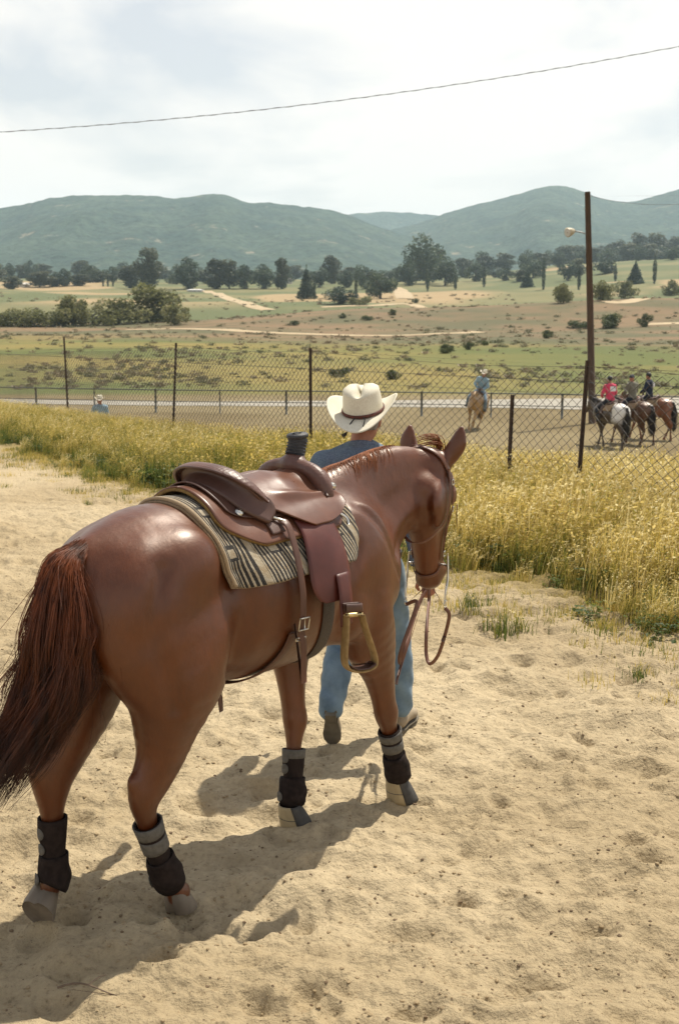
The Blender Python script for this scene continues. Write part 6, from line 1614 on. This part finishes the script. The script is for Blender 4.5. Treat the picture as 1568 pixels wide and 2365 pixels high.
CY = [(987, 673, 52, 9, 'below the biggest evergreen'), (1051, 669, 42, 9, 'right of the biggest evergreen'), (1117, 663, 56, 10, 'below the round dark tree'), (1254, 669, 78, 10, 'in front of the brown-roofed house'),
      (1336, 669, 56, 10, 'just left of the utility pole'), (1420, 650, 42, 9, 'right of the utility pole'), (1510, 656, 70, 11, 'tallest near the right edge'), (726, 692, 56, 9, 'beside the pointed conifer'), (916, 662, 44, 8, 'left of the biggest evergreen'),
      (262, 662, 30, 6, 'rightmost of the tiny three at left'), (250, 662, 28, 6, 'middle one of the tiny three at left'), (239, 662, 26, 6, 'leftmost of the tiny three at left'), (822, 688, 60, 9, 'in front of the middle clump')]
for x, b, h, w, lab in CY: plant('cypress', x, b, h, w, 'narrow dark cypress, ' + lab, 'cypress_tree', 'tree', 'narrow cypresses in the valley', d0=300)
BU = [(345, 752, 88, 215, 'largest olive-green bush of the thicket at the left, on its right end', 'bush'), (280, 752, 68, 150, 'bush left of the largest one in the left thicket', 'bush'), (222, 752, 60, 140, 'middle bush of the left thicket', 'bush'), (168, 752, 78, 120, 'tall bush in the left thicket', 'bush'),
      (112, 754, 54, 130, 'loose bush towards the left edge', 'bush'), (58, 756, 50, 120, 'second bush from the left edge', 'bush'), (12, 758, 52, 110, 'bush at the left edge of the picture', 'bush'), (408, 748, 52, 86, 'small bush at the right tip of the left thicket', 'bush')]
for x, b, h, w, lab, k in BU: plant(k, x, b, h, w, lab, 'bush', 'bush', 'bushes of the left thicket', depth=225 + (x % 50) * .5)
SH = [(1300, 700, 50, 72, 'yellowish bush on the slope left of the utility pole', 'bush'), (1392, 694, 58, 66, 'bush on the crest right of the utility pole', 'bush'), (1442, 690, 46, 64, 'olive bush on the crest towards the right edge', 'bush'), (1545, 682, 36, 56, 'olive bush at the right edge below the cypress', 'bush'), (830, 704, 26, 62, 'yellow-green bush at the foot of the dark trees', 'bush'),
      (1028, 816, 24, 54, 'dark green shrub on the bare slope above the cantering rider', 'shrub'), (1083, 808, 19, 30, 'second shrub up the slope above the cantering rider', 'shrub'), (1120, 798, 15, 20, 'smallest of the three shrubs above the cantering rider', 'shrub'), (1262, 782, 22, 38, 'green shrub left of the utility pole', 'shrub'),
      (782, 868, 26, 56, 'dark shrub above the man\'s hat on the left', 'shrub'), (905, 876, 22, 54, 'dark shrub above the man\'s hat on the right', 'shrub'), (680, 752, 13, 26, 'small shrub by the long dirt track', 'shrub'), (1415, 758, 34, 90, 'wide green shrub right of the utility pole', 'shrub'), (1340, 758, 24, 70, 'green shrub behind the utility pole', 'shrub'),
      (1490, 755, 32, 42, 'round shrub beside the right dirt track', 'shrub'), (850, 740, 15, 34, 'small dark shrub on the middle crest', 'shrub'), (905, 728, 14, 28, 'small dark shrub under the upper dirt track', 'shrub'), (790, 735, 12, 24, 'tiny shrub left on the middle crest', 'shrub'), (960, 700, 12, 24, 'tiny shrub above the upper dirt track', 'shrub')]
for x, b, h, w, lab, k in SH: plant(k, x, b, h, w, lab, 'shrub', 'shrub', 'shrubs on the hillside', d0=62)
rgw = np.random.default_rng(4)
for i in range(20):       # wooded slope at the far right
    x = 1275 + i * 17 + rgw.uniform(-5, 5); b = 606 - 14 * (i / 20) + rgw.uniform(-4, 4); d = 900 + rgw.uniform(0, 120)
    r = plant('gum' if i % 3 else 'oak', x, b, rgw.uniform(34, 62) * (.7 + .6 * i / 20), rgw.uniform(34, 52), 'hazy tree of the wooded slope behind the pale-roofed house, %d%s from the left' % (i + 1, {1: 'st', 2: 'nd', 3: 'rd'}.get(i + 1, 'th')), 'tree', 'tree', 'trees of the wooded slope at the far right', depth=d, mat_=gm_)

rgb_ = np.random.default_rng(14); ORD = lambda n: '%d%s' % (n, {1: 'st', 2: 'nd', 3: 'rd'}.get(n % 10 if n % 100 not in (11, 12, 13) else 0, 'th'))
for i in range(64):      # hazy belt of trees along the foot of the mountains
    x = -10 + i * 25 + rgb_.uniform(-9, 9); d = rgb_.uniform(560, 900); b = 0
    plant(['gum', 'oak', 'oak', 'gum', 'oak'][i % 5], x, 0, rgb_.uniform(22, 42), rgb_.uniform(30, 54), 'hazy %s tree of the mountain-foot belt, %s from the left' % ('slim' if i % 5 in (0, 3) else 'round', ORD(i + 1)), 'tree', 'tree', 'hazy belt of trees at the mountain foot', depth=d)
# ------------------------------------------------------------------ houses
def house(label, px, base_y, wpx, hpx, roof_px, wall_c, roof_c, rz, depth_m=9, over=.6, d0=400, depth=None, nwin=4):
    p = hit(px, base_y, d0=d0) if depth is None else np.array([(px - IMW / 2) / FPX * depth, depth, float(zt((px - IMW / 2) / FPX * depth, depth))])
    s = FPX / p[1]; w = wpx / s; h = hpx / s; rh = roof_px / s
    root = empty('house', p, rz, label=label, cat='house', group='far houses')
    wm = mat('wall ' + label[:8], wall_c, tuple(c * 1.15 for c in wall_c), scale=1, rough=.9); rm = mat('roof ' + label[:8], roof_c, tuple(min(1, c * 1.2) for c in roof_c), scale=2, rough=.8)
    MB().box((0, 0, h / 2 - .3), (w, depth_m, h + .6)).build('wall', wm, root, smooth=False)
    o = over; V = [(-w / 2 - o, -depth_m / 2 - o, h), (w / 2 + o, -depth_m / 2 - o, h), (w / 2 + o, depth_m / 2 + o, h), (-w / 2 - o, depth_m / 2 + o, h), (-w / 2 + w * .12, 0, h + rh), (w / 2 - w * .12, 0, h + rh)]
    V += [(a, b, c - .25) for a, b, c in V[:4]]
    F = [[0, 1, 5, 4], [1, 2, 5, 5], [2, 3, 4, 5], [3, 0, 4, 4], [6, 7, 1, 0], [7, 8, 2, 1], [8, 9, 3, 2], [9, 6, 0, 3], [9, 8, 7, 6]]
    MB().add(np.array(V), F).build('roof', rm, root, smooth=False)
    gl = mat('dark window', (.03, .035, .04), rough=.15); fr = mat('window frame', (.55, .52, .47), rough=.7)
    for i in range(nwin):
        x = -w / 2 + w * (i + .5) / nwin; wi = MB().box((x, -depth_m / 2 - .02, h * .52), (w / nwin * .55, .10, h * .42)).build('window', fr, root, smooth=False)
        MB().box((x, -depth_m / 2 - .08, h * .52), (w / nwin * .55 - .2, .06, h * .42 - .2)).build('pane', gl, wi, smooth=False)
    return root
house('low brown-roofed ranch house among the trees left of the pole', 1268, 612, 78, 9, 9, (.20, .10, .08), (.22, .14, .10), R(4), nwin=6)
house('red-walled house with a pale metal roof right of the pole', 1416, 604, 62, 9, 9, (.26, .085, .06), (.72, .70, .66), R(-8), nwin=4)
house('tiny white house among the trees in the middle of the far row', 668, 655, 14, 9, 5, (.60, .55, .50), (.45, .40, .36), 0, nwin=2)
house('tiny pale house at the left edge under the mountain', 58, 662, 14, 5, 4, (.55, .50, .42), (.50, .46, .40), 0, nwin=2)
house('long low white shed beside the largest gum tree', 452, 674, 30, 4, 2, (.62, .60, .56), (.60, .58, .55), 0, nwin=3, depth_m=5)
# ------------------------------------------------------------------ riders in the arena beyond the fence
def riding(lean=0.0, look=(0, 1, 0), armf=.28):
    return dict(pelvis=(0, 0, 1.60), chest=(0, .02 + lean, 1.94), neck=(0, .03 + lean * 1.5, 2.15), head=(0, .06 + lean * 1.8, 2.30), face=look,
        sh_l=(-.185, .03 + lean * 1.4, 2.07), el_l=(-.27, .08 + lean, 1.84), wr_l=(-.14, armf, 1.72), sh_r=(.185, .03 + lean * 1.4, 2.07), el_r=(.27, .08 + lean, 1.84), wr_r=(.12, armf, 1.72),
        hip_l=(-.12, .02, 1.56), kn_l=(-.34, .26, 1.28), an_l=(-.37, .10, .90), toe_l=(-.42, .24, .84), heel_l=(-.37, .02, .83), bup_l=(.02, 0, 1),
        hip_r=(.12, .02, 1.56), kn_r=(.34, .26, 1.28), an_r=(.37, .10, .90), toe_r=(.42, .24, .84), heel_r=(.37, .02, .83), bup_r=(-.02, 0, 1))
def mirror_legs(L): 
    sw = {'hind_right': 'hind_left', 'hind_left': 'hind_right', 'fore_right': 'fore_left', 'fore_left': 'fore_right'}
    return {sw[k]: [(p[0], -p[1], *p[2:]) for p in v] for k, v in L.items()}
def drop(L): return {k: v + [(v[-1][0] + .01, v[-1][1], .02, .05, .055)] for k, v in L.items()}
def far_horse(label, loc, rz, coatm, tailm, legs, poll=(1.80, 0, 1.62), lean=R(38), roll=0.0, tack=True, group='horses in the far arena', feet=None):
    S, H = horse_sdf(.021, legs=drop(legs), poll=poll, yaw=0, lean=lean, hs=1.05)
    root = empty('horse', loc, rz, label=label, cat='horse', group=group); root.rotation_euler = (roll, 0, rz)
    link('body', S.mesh('far horse', 2), coatm, root)
    rg = np.random.default_rng(9); paths = []
    for i in range(240):
        p = np.array([-.14, rg.normal() * .02, 1.42]); e = rg.normal(size=3) * [.035, .045, .06]
        paths.append(crom(np.array([p, p + [-.10, 0, -.08], p + [-.13, 0, -.4] + e, p + [-.11, 0, -.75] + e * 1.5, p + [-.12, 0, -1.0] + e * 1.2]), 4))
    strands(None, paths, [.006] * 240, .002, tailm, 'tail', root); paths = []
    cr = crom([(1.15, 0, 1.53), (1.4, 0, 1.60), (1.6, 0, 1.64), (poll[0] - .05, 0, poll[2] + .05)], 20)
    for i in range(240):
        p = cr[rg.integers(0, len(cr))]; d = np.array([rg.normal() * .04, rg.choice([-1, 1]) * rg.uniform(.05, .10), -rg.uniform(.08, .2)]); paths.append(np.array([p, p + d * [1, 1, .2], p + d]))
    strands(None, paths, [.006] * 240, .002, tailm, 'mane', root)
    if tack:
        sd = empty('saddle', loc, rz, label='small dark western saddle on the ' + label.split(' ridden')[0].split(' standing')[0].split(' cantering')[0], cat='saddle', group='saddles in the far arena'); sd.rotation_euler = (roll, 0, rz)
        T = SDF((.2, -.42, .9), (1.2, .42, 1.85), .02)
        T.loft([(.45, 0, 1.50, .24, .06), (.7, 0, 1.47, .22, .07), (.95, 0, 1.52, .2, .07)], k=.03); T.loft([(.40, -.2, 1.52, .03, .04), (.37, 0, 1.62, .03, .05), (.40, .2, 1.52, .03, .04)], k=.03); T.loft([(.95, 0, 1.55, .05, .05), (.98, 0, 1.7, .03, .03)], k=.03, sub=1)
        for s in (-1, 1): T.loft([(.75, s * .27, 1.42, .02, .10), (.78, s * .36, 1.15, .02, .09)], side=(0, 1, 0), k=.03, sub=1)
        link('seat', T.mesh('far saddle', 2), L_dark, sd)
        P = SDF((.1, -.45, .9), (1.2, .45, 1.8), .02); P.loft([(.32, 0, 1.22, .315, .315), (.65, 0, 1.17, .345, .36), (1.0, 0, 1.2, .31, .335)], k=.02); P.cut((0, 0, 1.25), (0, 0, -1)); P.cut((.3, 0, 0), (-1, 0, 0)); P.cut((1.02, 0, 0), (1, 0, 0))
        link('saddle_pad', P.mesh('pad', 1), felt_m, sd)
    return root
dark_coat = coat_material('dark bay coat', (.030, .013, .007), (.065, .028, .014))
bay_coat = coat_material('brown bay coat', (.05, .019, .009), (.10, .040, .017))
sorrel_coat = coat_material('sorrel coat', (.12, .04, .015), (.21, .075, .03))
palo_coat = coat_material('palomino coat', (.26, .155, .065), (.40, .26, .12))
blk_hair = mat('black horse hair', (.012, .010, .010), (.04, .03, .026), scale=20, rough=.5)
flax_hair = mat('flaxen hair', (.16, .10, .05), (.30, .20, .11), scale=20, rough=.5)
def paint_material():
    m = coat_material('dark coat with a white rump', (.020, .014, .012), (.045, .032, .026)); nt = m.node_tree; b = nt.nodes['Principled BSDF']
    src = b.inputs['Base Color'].links[0].from_socket; tc = nt.nodes.new('ShaderNodeTexCoord'); sp = nt.nodes.new('ShaderNodeSeparateXYZ'); nt.links.new(tc.outputs['Object'], sp.inputs['Vector'])
    no = noise_node(nt, 3, 3); a1 = nt.nodes.new('ShaderNodeMath'); a1.operation = 'MULTIPLY_ADD'; a1.inputs[1].default_value = .5; nt.links.new(no.outputs['Fac'], a1.inputs[0]); nt.links.new(sp.outputs['X'], a1.inputs[2])
    r1 = ramp_node(nt, a1.outputs['Value'], [(.44, (1, 1, 1)), (.56, (0, 0, 0))]); z1 = nt.nodes.new('ShaderNodeMapRange'); z1.inputs['From Min'].default_value = .80; z1.inputs['From Max'].default_value = 1.05; nt.links.new(sp.outputs['Z'], z1.inputs['Value'])
    mu = nt.nodes.new('ShaderNodeMath'); mu.operation = 'MULTIPLY'; nt.links.new(r1.outputs['Color'], mu.inputs[0]); nt.links.new(z1.outputs['Result'], mu.inputs[1])
    mx = nt.nodes.new('ShaderNodeMix'); mx.data_type = 'RGBA'; mx.inputs['B'].default_value = (.62, .60, .56, 1); nt.links.new(mu.outputs['Value'], mx.inputs['Factor']); nt.links.new(src, mx.inputs['A']); nt.links.new(mx.outputs['Result'], b.inputs['Base Color']); return m
def back_print(parent, c, w, h, m):
    """flat print on the back of a shirt, following it"""
    mb = MB(); u = np.linspace(-1, 1, 9); v = np.linspace(-1, 1, 7); V = []
    for b_ in v:
        for a_ in u: V.append((c[0] + a_ * w / 2, c[1] + .02 * a_ * a_ + .01 * b_ * b_, c[2] + b_ * h / 2))
    mb.add(V, grid_faces(7, 9)); return mb.build('print', m, parent)
white_m = mat('white print', (.62, .62, .62), (.75, .75, .75), scale=30, rough=.8)
pink_m = cloth('red-pink jersey', (.52, .045, .10), (.66, .08, .15), 8); olive_m = cloth('grey olive jacket', (.13, .125, .095), (.20, .19, .15), 7); navy_m = cloth('navy jersey', (.012, .018, .035), (.03, .038, .06), 7); sky_m = cloth('light blue shirt', (.17, .28, .36), (.30, .42, .50), 7)
blkj_m = cloth('black jeans', (.012, .013, .017), (.035, .037, .045), 7); hairk_m = mat('black hair', (.012, .010, .009), rough=.5); navycap_m = mat('dark blue cap', (.015, .02, .04), rough=.8)
dkboot_m = mat('dark riding boots', (.03, .022, .018), (.06, .045, .035), scale=8, rough=.6)
def mounted(px, d, head_deg, hl, pl, coatm, tailm, shirt, hat, hairm, legs, roll=0.0, trousers=blkj_m, pr=None, **kw):
    a = R(head_deg); hx, hy = math.sin(a), math.cos(a); rz = math.atan2(hy, hx)
    X = (px - IMW / 2) / FPX * d; o = np.array([X - .72 * hx, d - .72 * hy, 0]); o[2] = float(zt(o[0], o[1])) + kw.pop('dz', 0)
    far_horse(hl, o, rz, coatm, tailm, legs, roll=roll, **{k: v for k, v in kw.items() if k in ('poll', 'lean')})
    seat = np.array([o[0] + .72 * hx, o[1] + .72 * hy, o[2]])
    p, sh = person(pl, seat, rz - math.pi / 2, riding(**kw.get('pose', {})), .02, shirt, trousers, dkboot_m, hat=hat, hairm=hairm, group='riders in the far arena', wrinkle=False)
    if roll: p.rotation_euler = (0, -roll * -1, rz - math.pi / 2)
    if pr: back_print(sh, *pr)
    return p
M2 = mirror_legs(MAIN_LEGS)
mounted(1407, 42.0, -24, 'dark horse with a white rump standing nearest the utility pole', 'rider in a red-pink jersey with a white print on the back', paint_material(), blk_hair, pink_m, 'hair', hairk_m, MAIN_LEGS, pr=((0, -.165, 2.0), .24, .17, white_m))
mounted(1458, 43.0, -32, 'dark bay horse standing in the middle of the group of three', 'rider in a grey olive jacket and dark cap, middle of the three', bay_coat, blk_hair, olive_m, 'cap', navycap_m, M2)
mounted(1497, 44.6, -52, 'reddish sorrel horse standing at the right of the group of three', 'rider in a navy jersey with a white print, rightmost of the three', sorrel_coat, blk_hair, navy_m, 'hair', hairk_m, MAIN_LEGS, pr=((.03, -.165, 2.0), .16, .17, white_m))
mounted(1087, 48.5, 200, 'golden palomino horse cantering towards the fence, leaning into its turn', 'rider in a white straw hat and light blue shirt on the palomino', palo_coat, flax_hair, sky_m, 'cowboy', None, M2, roll=R(-14), trousers=denim_m, poll=(1.78, 0, 1.50), lean=R(30), pose=dict(lean=.08))
JS = dict(JM); 
px, d = 230, 40.5; X = (px - IMW / 2) / FPX * d
person('person in a white straw hat and pale shirt half hidden by the grass at left', (X, d, float(zt(X, d))), R(200), {k: v for k, v in JM.items()}, .02, sky_m, denim_m, dkboot_m, wrinkle=False)
# ------------------------------------------------------------------ the air: even thin haze round the whole place
hz = MB().box((0, 2000, 168), (8000, 4400, 346)).mesh('haze', False)
hm_, hnt, hb = new_mat('haze'); hnt.nodes.remove(hb)
pv = hnt.nodes.new('ShaderNodeVolumePrincipled'); pv.inputs['Color'].default_value = (.64, .83, .95, 1); pv.inputs['Density'].default_value = .00015; pv.inputs['Anisotropy'].default_value = .25
hnt.links.new(pv.outputs['Volume'], hnt.nodes['Material Output'].inputs['Volume'])
link('haze', hz, hm_, label='thin pale haze in the air over the valley', kind='stuff')
